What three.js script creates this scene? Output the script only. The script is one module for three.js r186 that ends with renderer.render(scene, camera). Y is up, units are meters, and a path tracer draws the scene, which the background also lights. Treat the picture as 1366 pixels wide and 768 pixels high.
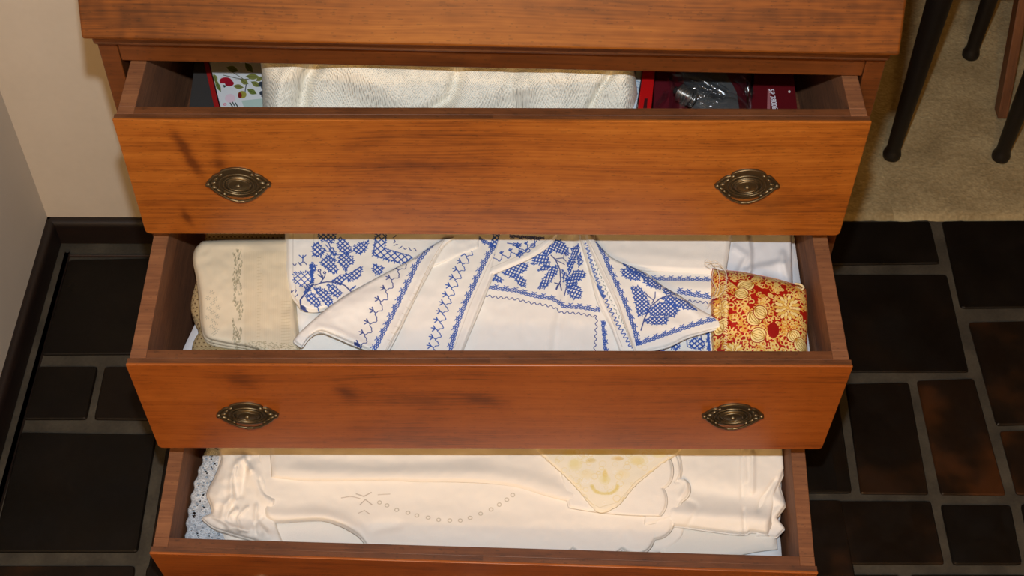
import * as THREE from 'three';
import { mergeGeometries, mergeVertices } from 'three/addons/utils/BufferGeometryUtils.js';
import { RoundedBoxGeometry } from 'three/addons/geometries/RoundedBoxGeometry.js';
import { ImprovedNoise } from 'three/addons/math/ImprovedNoise.js';

/* ---------------- camera, light, exposure ---------------- */
const scene = new THREE.Scene();
scene.background = new THREE.Color(0x000000);
const RY = 0.0254;                                   // the chest stands turned this much against the wall
const W0 = new THREE.Matrix4().makeRotationY(-RY);   // chest frame -> room frame
const V = (x, y, z) => new THREE.Vector3(x, y, z);
const camera = new THREE.PerspectiveCamera(23.882, 1366 / 768, 0.05, 20);
{
  const m = new THREE.Matrix4().makeBasis(V(0.9997, 0.0074, -0.0227), V(-0.0222, 0.6416, -0.7667), V(0.0089, 0.767, 0.6416));
  m.setPosition(0.044, 1.7445, 1.202);
  m.premultiply(W0);
  m.decompose(camera.position, camera.quaternion, camera.scale);
  camera.scale.set(1, 1, 1);
  camera.updateMatrixWorld(true);
}
scene.add(camera);
const renderer = new THREE.WebGLRenderer({ antialias: true });
renderer.toneMapping = THREE.LinearToneMapping;
renderer.toneMappingExposure = 1.07;
renderer.shadowMap.enabled = true;

// the photographer's flash, held above the lens
const flash = new THREE.SpotLight(new THREE.Color().setRGB(0.86, 0.93, 1.0), 6.2, 0, 0.80, 0.35, 2);
flash.position.copy(V(0.03, 1.85, 1.085).applyMatrix4(W0));
flash.target.position.copy(V(-0.04, 0.40, 0.08).applyMatrix4(W0));
flash.castShadow = true; flash.shadow.radius = 0.9; flash.shadow.mapSize.set(2048, 2048);
scene.add(flash, flash.target);
const LAMP_POS = V(-0.12, 1.85, 2.75), LAMP_POWER = 5.8;      // warm globe lamp behind the photographer

/* ---------------- helpers ---------------- */
let seed = 7;
const rnd = () => { seed = (seed * 1664525 + 1013904223) >>> 0; return seed / 4294967296; };
const noiseGen = new ImprovedNoise();
const N3 = (x, y, z) => noiseGen.noise(x, y, z);
const fbm = (x, y, z, o = 4) => { let s = 0, a = 0.5, f = 1; for (let i = 0; i < o; i++) { s += a * N3(x * f, y * f, z + i * 7.3); f *= 2.03; a *= 0.5; } return s; };
const clamp = (x, a = 0, b = 1) => Math.min(b, Math.max(a, x));
const sm = (a, b, x) => { const t = clamp((x - a) / (b - a)); return t * t * (3 - 2 * t); };
const mix = (a, b, t) => a + (b - a) * t;

const used = {};
function numbered(n) { if (!(n in used)) { used[n] = 0; return n; } used[n]++; return n + '_' + String(used[n]).padStart(3, '0'); }
function shade(o) { o.traverse(c => { if (c.isMesh) { c.castShadow = true; c.receiveShadow = true; } }); return o; }
function tag(o, label, category, group) { o.userData.label = label; o.userData.category = category; if (group) o.userData.group = group; return o; }
function thing(name, label, category, group) { const g = new THREE.Group(); g.name = numbered(name); tag(g, label, category, group); scene.add(g); return g; }
function mesh(name, geo, mat, parent) { const m = new THREE.Mesh(geo, mat); m.name = name; m.castShadow = m.receiveShadow = true; if (parent) parent.add(m); return m; }
function struct(name, geo, mat) { const m = mesh(name, geo, mat, scene); m.userData.kind = 'structure'; return m; }
function box(x0, x1, y0, y1, z0, z1, r = 0) {
  const w = x1 - x0, h = y1 - y0, d = z1 - z0;
  let g = r ? new RoundedBoxGeometry(w, h, d, 2, r) : new THREE.BoxGeometry(w, h, d);
  g.translate((x0 + x1) / 2, (y0 + y1) / 2, (z0 + z1) / 2);
  return metric(g);
}
function metric(g) {          // uv in metres, by the main direction of each face
  if (g.index) g = g.toNonIndexed();
  const p = g.attributes.position, n = g.attributes.normal, uv = new Float32Array(p.count * 2);
  for (let i = 0; i < p.count; i += 3) {
    const ax = Math.abs(n.getX(i) + n.getX(i + 1) + n.getX(i + 2)), ay = Math.abs(n.getY(i) + n.getY(i + 1) + n.getY(i + 2)), az = Math.abs(n.getZ(i) + n.getZ(i + 1) + n.getZ(i + 2));
    for (let k = i; k < i + 3; k++) {
      const x = p.getX(k), y = p.getY(k), z = p.getZ(k);
      if (az >= ax && az >= ay) { uv[2 * k] = x; uv[2 * k + 1] = y; }
      else if (ay >= ax) { uv[2 * k] = x; uv[2 * k + 1] = z; }
      else { uv[2 * k] = z; uv[2 * k + 1] = y; }
    }
  }
  g.setAttribute('uv', new THREE.BufferAttribute(uv, 2));
  return g;
}
const join = (...a) => mergeGeometries(a.map(g => { const q = g.index ? g.toNonIndexed() : g; for (const k of Object.keys(q.attributes)) if (!['position', 'normal', 'uv'].includes(k)) q.deleteAttribute(k); return q; }));

/* drawer frames: origin at the middle of the front's top edge, z outwards, x along the front, y up (metres) */
const DR = [
  { o: [0.0049, 0.6964, 0.0824], yaw: 0.0259, sag: 0.0038, h: 0.190, len: 0.335 },
  { o: [0.0063, 0.4666, 0.2521], yaw: 0.0254, sag: 0.0606, h: 0.194, len: 0.335 },
  { o: [-0.0008, 0.1945, 0.3626], yaw: -0.0064, sag: 0.1575, h: 0.1875, len: 0.350 }];
for (const d of DR) {
  const q = new THREE.Quaternion().setFromEuler(new THREE.Euler(d.sag, d.yaw, 0, 'YXZ'));
  d.local = new THREE.Matrix4().compose(V(...d.o), q, V(1, 1, 1));
  d.M = W0.clone().multiply(d.local);
  d.I = d.M.clone().invert();
  d.camL = camera.position.clone().applyMatrix4(d.I);
}
const FLOOR = { M: new THREE.Matrix4(), I: new THREE.Matrix4(), camL: camera.position.clone() };
const fpx = 384 / Math.tan(23.882 * Math.PI / 360);
function trace(D, px, py, Y) {       // a point seen in the photograph, laid on the plane y = Y of a drawer (or of the floor)
  const d = V((px - 683) / fpx, -(py - 384) / fpx, -1).applyQuaternion(camera.quaternion).transformDirection(D.I);
  return D.camL.clone().addScaledVector(d, (Y - D.camL.y) / d.y);
}
function seat(o, D, base) {          // stand a thing modelled in drawer coordinates at its own base point
  o.traverse(c => { if (c.isMesh) c.geometry.translate(-base.x, -base.y, -base.z); });
  o.position.copy(base.clone().applyMatrix4(D.M));
  o.quaternion.setFromRotationMatrix(D.M);
  return o;
}
function baseOf(o) {
  const b = new THREE.Box3();
  o.traverse(c => { if (c.isMesh) { c.geometry.computeBoundingBox(); b.union(c.geometry.boundingBox); } });
  return V((b.min.x + b.max.x) / 2, b.min.y, (b.min.z + b.max.z) / 2);
}
const settle = (o, D) => seat(o, D, baseOf(o));

/* ---------------- textures ---------------- */
function dataTex(w, h, fn, srgb = true) {
  const a = new Uint8Array(w * h * 4);
  for (let j = 0; j < h; j++) for (let i = 0; i < w; i++) {
    const c = fn(i / w, j / h), k = 4 * (j * w + i);
    a[k] = clamp(c[0], 0, 255); a[k + 1] = clamp(c[1], 0, 255); a[k + 2] = clamp(c[2], 0, 255); a[k + 3] = 255;
  }
  const t = new THREE.DataTexture(a, w, h, THREE.RGBAFormat);
  t.wrapS = t.wrapT = THREE.RepeatWrapping; t.magFilter = t.minFilter = THREE.LinearFilter;
  if (srgb) t.colorSpace = THREE.SRGBColorSpace;
  t.needsUpdate = true; return t;
}
const rep = (t, x, y) => { const c = t.clone(); c.repeat.set(1 / x, 1 / y); c.needsUpdate = true; return c; };
const lerp3 = (a, b, t) => [mix(a[0], b[0], t), mix(a[1], b[1], t), mix(a[2], b[2], t)];
// stained timber; one picture covers wm x hm metres, grain along x
function woodTex(z, wm, hm, pw, ph, dark, mid, light, knots = []) {
  return dataTex(pw, ph, (u, v) => {
    const x = u * wm, y = v * hm;
    const warp = 0.012 * fbm(x * 3, y * 8, z + 3, 3);
    const blotch = fbm(x * 5, y * 9, z, 4) + 0.35 * fbm(x * 18, y * 22, z + 9, 3);
    const band = fbm(x * 1.6, (y + warp) * 55, z + 20, 4);
    const fine = fbm(x * 9, (y + warp) * 420, z + 40, 3);
    let t = 0.56 + 0.46 * blotch + 0.34 * band + 0.55 * fine + 0.12 * N3(x * 60, y * 160, z + 80);
    for (const [kx, ky, rx, ry, tilt, s] of knots) {
      const dx = x - kx, dy = y - ky, a = (dx + tilt * dy) / rx, b = dy / ry;
      t -= s * Math.exp(-(a * a + b * b)) * (0.85 + 0.4 * N3(dx * 90, dy * 60, z));
    }
    t = clamp(t, -0.1, 1.15);
    const c = t < 0.5 ? lerp3(dark, mid, Math.max(0, t) * 2) : lerp3(mid, light, Math.min(1, t * 2 - 1));
    const pore = N3(x * 120, y * 1500, z + 60) > 0.52 ? 0.82 : 1;
    return [c[0] * pore, c[1] * pore, c[2] * pore];
  });
}
const D1 = [98, 49, 14], M1 = [150, 83, 25], L1 = [178, 107, 39];
const D2 = [98, 49, 15], M2 = [152, 79, 24], L2 = [174, 98, 36];
const woodFront = [
  woodTex(1.3, 0.85, 0.19, 1024, 256, D1, M1, L1, [[0.075, 0.135, 0.007, 0.035, 0.25, 0.8], [0.055, 0.03, 0.005, 0.012, 0.2, 0.7], [0.11, 0.13, 0.008, 0.04, -0.1, 0.35]]),
  woodTex(5.1, 0.85, 0.19, 1024, 256, D2, M2, L2, [[0.13, 0.15, 0.02, 0.02, 0, 0.4], [0.25, 0.13, 0.012, 0.02, 0.2, 0.5], [0.42, 0.11, 0.02, 0.02, 0.6, 0.4]]),
  woodTex(8.7, 0.85, 0.19, 1024, 256, D2, M2, L2)];
const woodLid = woodTex(12.2, 0.9, 0.45, 1024, 512, [74, 38, 13], [124, 68, 22], [152, 92, 34], [[0.835, 0.09, 0.003, 0.008, 0, 0.6], [0.03, 0.03, 0.12, 0.06, 0, 0.4], [0.24, 0.09, 0.05, 0.03, 0.6, 0.35], [0.53, 0.10, 0.08, 0.05, 0, 0.3], [0.85, 0.05, 0.14, 0.09, 0, 0.3]]);
const woodDark = woodTex(15.4, 0.8, 0.2, 512, 128, [66, 38, 21], [100, 60, 34], [126, 80, 48]);
const woodRail = woodTex(16.4, 0.8, 0.2, 512, 128, [62, 31, 12], [90, 47, 17], [112, 61, 24]);
const woodRaw = woodTex(19.9, 0.5, 0.12, 512, 128, [76, 46, 26], [116, 72, 42], [146, 97, 60]);
const polish = (map, rough = 0.36, coat = 0.25) => new THREE.MeshPhysicalMaterial({ map, roughness: rough, clearcoat: coat, clearcoatRoughness: 0.28 });
const M = {
  front: woodFront.map(t => polish(rep(t, 0.85, 0.19))),
  lid: Object.assign(polish(rep(woodLid, 0.9, 0.45), 0.42, 0.06), { specularIntensity: 0.55 }),
  frame: polish(rep(woodDark, 0.8, 0.2), 0.45, 0.15),
  rail: polish(rep(woodRail, 0.8, 0.2), 0.42, 0.2),
  inner: new THREE.MeshStandardMaterial({ map: rep(woodDark, 0.8, 0.2), roughness: 0.7 }),
  raw: new THREE.MeshStandardMaterial({ map: rep(woodRaw, 0.5, 0.12), roughness: 0.75 }),
  bronze: new THREE.MeshStandardMaterial({ color: new THREE.Color().setRGB(0.15, 0.112, 0.062), metalness: 0.9, roughness: 0.4 }),
};
for (const f of M.front) { f.map.offset.set(0.5, 0); }
M.lid.map.offset.set(0.5, 0);

/* ---------------- the room ---------------- */
const WX = -0.7730, WZ = -0.3290;   // the corner where the two walls meet, in room axes
{
  const c = V(-0.7645, 0, -0.3486).applyMatrix4(W0);
  const CX = c.x, CZ = c.z;
  const plaster = dataTex(256, 256, (u, v) => { const n = fbm(u * 8, v * 8, 2, 4) * 7 + N3(u * 90, v * 90, 4) * 2; return [202 + n, 189 + n, 171 + n]; });
  const wallMat = new THREE.MeshStandardMaterial({ map: rep(plaster, 1, 1), roughness: 0.9 });
  const plasterL = dataTex(128, 128, (u, v) => { const n = fbm(u * 8, v * 8, 6, 4) * 7; return [205 + n, 193 + n, 176 + n]; });
  const wallMat2 = new THREE.MeshStandardMaterial({ map: rep(plasterL, 1, 1), roughness: 0.9 });
  const XR = 2.6, ZF = 4.2, ZB = -3.2, H = 2.5, XE = 0.33, T = 0.12;
  struct('wall_back', box(CX, XE, 0, H, CZ - T, CZ), wallMat);
  struct('wall_left', box(CX - T, CX, 0, H, CZ - T, ZF + T), wallMat2);
  struct('wall_right', box(XR, XR + T, 0, H, ZB - T, ZF + T), wallMat);
  struct('wall_front', box(CX, XR, 0, H, ZF, ZF + T), wallMat);
  struct('wall_far', box(XE - T, XR, 0, H, ZB - T, ZB), wallMat);
  struct('wall_passage', box(XE - T, XE, 0, H, ZB, CZ - T), wallMat);
  struct('ceiling', box(CX - T, XR + T, H, H + 0.1, ZB - T, ZF + T), new THREE.MeshStandardMaterial({ color: 0xd8d0c0, roughness: 0.95 }));

  // dark stained skirting boards with a sloping toe
  const skirtTex = woodTex(25, 0.8, 0.2, 256, 128, [17, 10, 8], [26, 15, 11], [36, 21, 15]);
  const skirtMat = new THREE.MeshStandardMaterial({ map: rep(skirtTex, 0.8, 0.2), roughness: 0.5 });
  const prof = new THREE.Shape();
  prof.moveTo(0, 0); prof.lineTo(0.014, 0); prof.lineTo(0.014, 0.040); prof.quadraticCurveTo(0.013, 0.0495, 0.005, 0.0505); prof.lineTo(0, 0.0505);
  const run = (len) => metric(new THREE.ExtrudeGeometry(prof, { depth: len, bevelEnabled: false }));
  const gb = run(XE - CX); gb.rotateY(Math.PI / 2); gb.scale(1, 1, -1);
  // profile x -> room +z, extrusion -> room +x
  { const p = gb.attributes.position; for (let i = 0; i < p.count; i++) { const z = p.getZ(i), x = p.getX(i); p.setXYZ(i, x + CX, p.getY(i), Math.abs(z) + CZ); } gb.computeVertexNormals(); }
  struct('baseboard_back', gb, skirtMat);
  const gl = run(ZF - CZ); gl.translate(CX, 0, CZ);
  struct('baseboard_left', gl, skirtMat);
  // a narrow cement toe along the skirting
  const grout = dataTex(256, 256, (u, v) => { const n = fbm(u * 10, v * 10, 11, 4) * 30 + N3(u * 120, v * 120, 3) * 9; return [62 + n, 56 + n * .95, 45 + n * 0.85]; });
  const groutMat = new THREE.MeshStandardMaterial({ map: rep(grout, 0.5, 0.5), bumpMap: rep(grout, 0.5, 0.5), bumpScale: 0.002, roughness: 0.9 });

  const floor = new THREE.Group(); floor.name = 'floor'; floor.userData.kind = 'structure'; scene.add(floor);
  mesh('grout_bed', box(CX, XR, -0.06, -0.004, CZ - 0.085, ZF), groutMat, floor);

  // quarry tiles: corners traced, each tile a bevelled slab with edges of its own
  const tileMats = [];
  for (let k = 0; k < 6; k++) {
    const warm = [0.1, 0.55, 0.1, 0.4, 0.0, 0.9][k];
    const t = dataTex(128, 128, (u, v) => {
      const n = fbm(u * 3.2, v * 3.2, k * 9.1, 4), f = N3(u * 40, v * 40, k), e = sm(0.05, 0.42, n + 0.1 * warm);
      const b = [19 + 8 * n + 3 * f + 13 * warm, 15 + 6 * n + 3 * f + 6 * warm, 11 + 4 * n + 3 * f + 2 * warm];
      return lerp3(b, [80, 44, 20], e * warm * 0.75);
    });
    t.wrapS = t.wrapT = THREE.MirroredRepeatWrapping;
    const r = dataTex(64, 64, (u, v) => { const n = 120 + 110 * fbm(u * 4, v * 4, k * 3 + 50, 3); return [n, n, n]; }, false);
    tileMats.push(new THREE.MeshPhysicalMaterial({ specularIntensity: 0.35, map: rep(t, 0.34, 0.34), roughnessMap: rep(r, 0.24, 0.24), roughness: 0.95, bumpMap: rep(t, 0.24, 0.24), bumpScale: 0.0012 }));
  }
  let tn = 0; const rz0 = trace(FLOOR, 1240, 296, 0).z + 0.012;
  function tile(pts, mat) {       // pts: floor points (x,z), any convex quad
    const c = pts.reduce((a, b) => [a[0] + b[0] / 4, a[1] + b[1] / 4], [0, 0]);
    const sh = new THREE.Shape();
    const P = pts.map(([x, z]) => new THREE.Vector2(x - c[0], -(z - c[1])));
    const r = 0.005; P.forEach(p => p.setLength(p.length() + 0.0025));
    for (let i = 0; i < 4; i++) {
      const a = P[(i + 3) % 4], b = P[i], d = P[(i + 1) % 4];
      const p = b.clone().add(a.clone().sub(b).setLength(r * (0.7 + rnd() * 0.8))), q = b.clone().add(d.clone().sub(b).setLength(r * (0.7 + rnd() * 0.8)));
      i ? sh.lineTo(p.x, p.y) : sh.moveTo(p.x, p.y);
      sh.quadraticCurveTo(b.x, b.y, q.x, q.y);
    }
    const g = new THREE.ExtrudeGeometry(sh, { depth: 0.012, bevelEnabled: true, bevelThickness: 0.002, bevelSize: 0.002, bevelOffset: -0.002, bevelSegments: 1, curveSegments: 2 });
    g.rotateX(-Math.PI / 2);
    const gg = metric(g), uv = gg.attributes.uv, ox = rnd(), oy = rnd();
    for (let i = 0; i < uv.count; i++) uv.setXY(i, uv.getX(i) + ox, uv.getY(i) + oy);
    const m = mesh(tn ? 'tile_' + String(tn).padStart(3, '0') : 'tile', gg, tileMats[mat], floor); tn++;
    m.position.set(c[0], -0.014 + (rnd() - 0.5) * 0.0015, c[1]);
    m.rotation.set((rnd() - 0.5) * 0.006, 0, (rnd() - 0.5) * 0.006);
  }
  const T4 = (a, mat) => tile(a.map(([x, y]) => { const p = trace(FLOOR, x, y, 0); return [p.x, p.z]; }), mat);
  // left of the chest
  T4([[93, 347], [262, 343], [238, 470], [57, 471]], 0);
  T4([[52, 489], [129, 489], [114, 557], [31, 557]], 2);
  T4([[141, 489], [230, 489], [216, 558], [127, 557]], 1);
  T4([[29, 577], [207, 580], [182, 734], [-9, 734]], 4);
  T4([[226, 578], [420, 578], [410, 734], [202, 734]], 3);
  T4([[-16, 755], [178, 755], [168, 840], [-40, 840]], 1);
  T4([[197, 755], [330, 755], [330, 860], [186, 860]], 1);
  // right of the chest
  T4([[1070, 296], [1239, 295], [1252, 350], [1078, 352]], 4);
  T4([[1082, 366], [1262, 366], [1291, 494], [1098, 494]], 0);
  T4([[1040, 512], [1115, 510], [1136, 655], [1050, 655]], 2);
  T4([[1129, 512], [1212, 510], [1238, 657], [1149, 656]], 3);
  T4([[1224, 508], [1299, 505], [1341, 658], [1256, 657]], 5);
  T4([[1040, 668], [1240, 668], [1258, 751], [1050, 751]], 3);
  T4([[1257, 674], [1347, 674], [1362, 751], [1273, 751]], 2);
  T4([[1050, 767], [1200, 767], [1222, 850], [1056, 850]], 1);
  T4([[1216, 767], [1366, 767], [1396, 850], [1240, 850]], 3);
  T4([[1258, 295], [1430, 294], [1470, 407], [1283, 409]], 4);
  T4([[1294, 430], [1490, 426], [1530, 560], [1331, 565]], 1);
  T4([[1336, 575], [1480, 572], [1510, 656], [1358, 658]], 5);
  T4([[1364, 672], [1500, 670], [1520, 750], [1380, 750]], 3);
  // under and in front of the chest: laid in a plain bond
  for (let r = 0; r < 3; r++) for (let k = 0; k < 5; k++) {
    const p = trace(FLOOR, 262, 345, 0), q = trace(FLOOR, 1070, 352, 0);
    const x0 = p.x + 0.01, w = (q.x - x0) / 5, z0 = p.z + r * 0.232;
    tile([[x0 + k * w + 0.008, z0 + 0.008], [x0 + (k + 1) * w - 0.008, z0 + 0.008], [x0 + (k + 1) * w - 0.008, z0 + 0.222], [x0 + k * w + 0.008, z0 + 0.222]].map(([x, z]) => [x, z]), (r + k * 2) % 6 === 5 ? 3 : (r + k) % 5);
  }
  // the floor goes on towards the viewer and to the right
  {
    const z1 = trace(FLOOR, 683, 862, 0).z, x0 = trace(FLOOR, -10, 734, 0).x - 0.01, w = 0.232;
    for (let r = 0; r < 7; r++) for (let k = 0; k < 12; k++) { const xa = x0 + k * w + (r % 2 ? 0 : 0.06), za = z1 + r * w; tile([[xa, za], [xa + w - 0.016, za], [xa + w - 0.016, za + w - 0.016], [xa, za + w - 0.016]], (r * 3 + k * 5) % 6); }
    const x1 = trace(FLOOR, 1530, 560, 0).x + 0.03;
    for (let r = 0; rz0 + (r + 1) * w < z1; r++) for (let k = 0; k < 5; k++) { const xa = x1 + k * w, za = rz0 + r * w; tile([[xa, za], [xa + w - 0.016, za], [xa + w - 0.016, za + w - 0.016], [xa, za + w - 0.016]], (r * 5 + k * 2) % 6); }
  }
  // narrow strip of cut tile between skirting and field
  const strip = new THREE.MeshStandardMaterial({ color: 0x2e2019, roughness: 0.6 });
  const a = trace(FLOOR, 93, 347, 0);
  mesh('edging_strip', box(CX + 0.034, a.x - 0.010, -0.014, 0.001, CZ + 0.040, 2.6, 0.003), strip, floor);
  mesh('edging_strip', box(a.x - 0.008, XE, -0.014, 0.001, CZ + 0.040, a.z - 0.010, 0.003), strip, floor);

  // loop-pile carpet of the room beyond
  const rz = trace(FLOOR, 1240, 296, 0).z;
  const pile = dataTex(512, 512, (u, v) => {
    const n = fbm(u * 9, v * 9, 31, 4) * 34 + N3(u * 70, v * 70, 5) * 14 + N3(u * 160, v * 160, 8) * 16; return [160 + n, 143 + n, 106 + n * 0.9];
  });
  const carpetMat = new THREE.MeshStandardMaterial({ map: rep(pile, 0.7, 0.7), bumpMap: rep(pile, 0.7, 0.7), bumpScale: 0.006, roughness: 1 });
  const cg = new THREE.PlaneGeometry(XR - XE, rz - ZB, 220, 220); cg.rotateX(-Math.PI / 2);
  { const p = cg.attributes.position, n = p.count; for (let i = 0; i < n; i++) { const x = p.getX(i), z = p.getZ(i), e = sm(0, 0.012, (rz - ZB) / 2 - z); p.setY(i, -0.008 + e * 0.010 + 0.002 * fbm(x * 22, z * 22, 4, 3)); if (z > (rz - ZB) / 2 - 1e-4) p.setZ(i, z + 0.005 * N3(x * 30, 2, 1) + 0.003 * N3(x * 120, 5, 1)); } }
  cg.translate((XR + XE) / 2, 0, (rz + ZB) / 2); cg.computeVertexNormals();
  { const uv = cg.attributes.uv, p = cg.attributes.position; for (let i = 0; i < uv.count; i++) uv.setXY(i, p.getX(i), p.getZ(i)); }
  const fc = new THREE.Group(); fc.name = 'floor_carpet'; fc.userData.kind = 'structure'; scene.add(fc);
  mesh('carpet_pile', cg, carpetMat, fc);
  mesh('carpet_backing', box(XE - T, XR, -0.06, -0.012, ZB - T, rz), carpetMat, fc);
}

/* ---------------- lamp behind the photographer ---------------- */
{
  const p = LAMP_POS.clone().applyMatrix4(W0);
  const g = thing('pendant_lamp', 'white glass globe lamp hanging on a cord behind the viewpoint', 'lamp');
  g.position.copy(p);
  const glow = new THREE.MeshStandardMaterial({ color: 0xfff2df, emissive: new THREE.Color().setRGB(1, 0.66, 0.3), emissiveIntensity: 2, roughness: 0.6 });
  mesh('glass_globe', new THREE.SphereGeometry(0.15, 32, 20), glow, g);
  mesh('cord', new THREE.CylinderGeometry(0.004, 0.004, 2.5 - p.y - 0.15, 8).translate(0, (2.5 - p.y + 0.15) / 2, 0), M.bronze, g);
  mesh('ceiling_rose', new THREE.CylinderGeometry(0.05, 0.06, 0.03, 24).translate(0, 2.5 - p.y - 0.015, 0), M.bronze, g);
  const l = new THREE.PointLight(new THREE.Color().setRGB(1, 0.6, 0.22), LAMP_POWER, 0, 2);
  l.castShadow = true; l.shadow.radius = 7; g.add(l);
}

/* ---------------- the chest ---------------- */
const bureau = thing('writing_bureau', 'polished orange-brown wooden chest with a sloping lid and three open drawers of linen', 'chest');
bureau.quaternion.setFromRotationMatrix(W0);
{
  const B = bureau, hw = 0.45, ow = 0.428, dp = -0.350;
  const lean = 27 * Math.PI / 180;
  // sloping fall front: a thick board with an eased lower edge
  const lg = box(-hw, hw, 0, 0.42, -0.018, 0, 0.0035); lg.rotateX(-lean); lg.translate(0, 0.766, 0.040);
  mesh('fall_front', lg, M.lid, B);
  const tz = 0.04 - 0.42 * Math.sin(lean), ty = 0.766 + 0.42 * Math.cos(lean);
  mesh('top_board', box(-hw - 0.012, hw + 0.012, ty - 0.002, ty + 0.02, dp, tz + 0.012, 0.004), M.lid, B);
  // cheeks, cut to the slope
  const ch = new THREE.Shape(); ch.moveTo(0, 0.062); ch.lineTo(0, 0.735); ch.lineTo(0.015, 0.755); ch.lineTo(tz - 0.025, ty - 0.002); ch.lineTo(dp, ty - 0.002); ch.lineTo(dp, 0.062);
  for (const s of [-1, 1]) {
    const g = metric(new THREE.ExtrudeGeometry(ch, { depth: 0.018, bevelEnabled: false })); g.rotateY(-Math.PI / 2); g.translate(s > 0 ? hw : -hw + 0.018, 0, 0);
    const p = g.attributes.position; for (let i = 0; i < p.count; i++) if (p.getZ(i) > 0.5) p.setZ(i, p.getZ(i));
    mesh('side_panel', g, M.frame, B);
  }
  for (const s of [-1, 1]) mesh('stile', box(s > 0 ? ow : -hw, s > 0 ? hw : -ow, 0.0, 0.7345, -0.03, 0.0005, 0.0015), M.rail, B);
  mesh('rail', box(-ow, ow, 0.7005, 0.735, -0.022, -0.001, 0.002), M.rail, B);
  mesh('moulding', box(-hw, hw, 0.735, 0.760, -0.03, 0.014, 0.004), M.frame, B);
  mesh('rail', box(-ow, ow, 0.490, 0.503, -0.03, -0.001, 0.001), M.frame, B);
  mesh('rail', box(-ow, ow, 0.270, 0.284, -0.03, -0.001, 0.001), M.frame, B);
  mesh('rail', box(-ow, ow, 0.015, 0.052, -0.03, -0.001, 0.001), M.frame, B);
  mesh('back_panel', box(-hw + 0.018, hw - 0.018, 0.062, ty - 0.004, dp - 0.008, dp), M.inner, B);
  mesh('writing_surface', box(-hw + 0.018, hw - 0.018, 0.742, 0.760, dp, -0.03), M.inner, B);
  for (const s of [-1, 1]) mesh('foot', box(s > 0 ? hw - 0.05 : -hw, s > 0 ? hw : -hw + 0.05, 0.0, 0.062, dp, dp + 0.05, 0.003), M.frame, B);

  // handles: eye-shaped backplate, stepped ovals, boss, two posts and a hanging bail
  function handleGeo() {
    const parts = [];
    const sh = new THREE.Shape(); const up = [], n = 40;
    for (let i = 0; i < n; i++) { const t = 1 - 2 * i / n, q = Math.abs(t); up.push(new THREE.Vector2(0.0385 * t, 0.0248 * Math.pow(1 - t * t, 0.92) + 0.0016 * sm(0.56, 0.46, q) - 0.0016 * Math.exp(-Math.pow((q - 0.56) / 0.05, 2)) + 0.001 * Math.exp(-Math.pow((q - 0.72) / 0.08, 2)))); }
    for (let i = 0; i < n; i++) { const t = -1 + 2 * i / n; up.push(new THREE.Vector2(0.0385 * t, -0.0232 * Math.pow(1 - t * t, 0.95))); }
    sh.setFromPoints(up);
    parts.push(new THREE.ExtrudeGeometry(sh, { depth: 0.0012, bevelEnabled: true, bevelThickness: 0.0014, bevelSize: 0.0016, bevelOffset: -0.0016, bevelSegments: 3 }));
    const oval = (rx, ry, t, z) => { const g = new THREE.TorusGeometry(1, t / rx, 8, 40); g.scale(rx, ry, rx); g.translate(0, 0, z); parts.push(g); };
    oval(0.0225, 0.0168, 0.0013, 0.0026); oval(0.0178, 0.0132, 0.0012, 0.0032); oval(0.0125, 0.0088, 0.0014, 0.004);
    const dome = new THREE.SphereGeometry(1, 28, 14); dome.scale(0.016, 0.0115, 0.0032); dome.translate(0, 0, 0.0024); parts.push(dome);
    const boss = new THREE.SphereGeometry(0.0034, 16, 12); boss.scale(1.15, 1, 0.9); boss.translate(0, 0, 0.0056); parts.push(boss);
    // leaf scrolls towards both points
    for (const s of [-1, 1]) {
      for (const [x, y, rx, ry, r] of [[0.0255, 0.009, 0.0045, 0.002, -0.7], [0.0235, -0.0105, 0.0048, 0.0022, 0.75], [0.029, 0.003, 0.004, 0.0022, -0.3], [0.0285, -0.0045, 0.0042, 0.002, 0.4], [0.0185, 0.0165, 0.0032, 0.002, -0.4], [0.0182, -0.0158, 0.003, 0.002, 0.5]]) {
        const g = new THREE.SphereGeometry(1, 12, 8); g.scale(rx, ry, 0.0022); g.rotateZ(r * s); g.translate(s * x, y, 0.003); parts.push(g);
      }
      const knob = new THREE.SphereGeometry(0.0034, 14, 10); knob.scale(1, 1, 0.8); knob.translate(s * 0.0350, 0.0008, 0.0042); parts.push(knob);
    }
    const bail = new THREE.CatmullRomCurve3([-1, -0.85, -0.65, -0.4, -0.2, 0, 0.2, 0.4, 0.65, 0.85, 1].map(t => V(0.0350 * t, 0.0008 - 0.0262 * (1 - t * t), 0.0046 + 0.0010 * (1 - t * t))));
    parts.push(new THREE.TubeGeometry(bail, 60, 0.00155, 8, false));
    const swell = new THREE.SphereGeometry(1, 14, 8); swell.scale(0.009, 0.0019, 0.0019); swell.translate(0, -0.0254, 0.0056); parts.push(swell);
    return join(...parts);
  }
  const hg = handleGeo();
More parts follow.
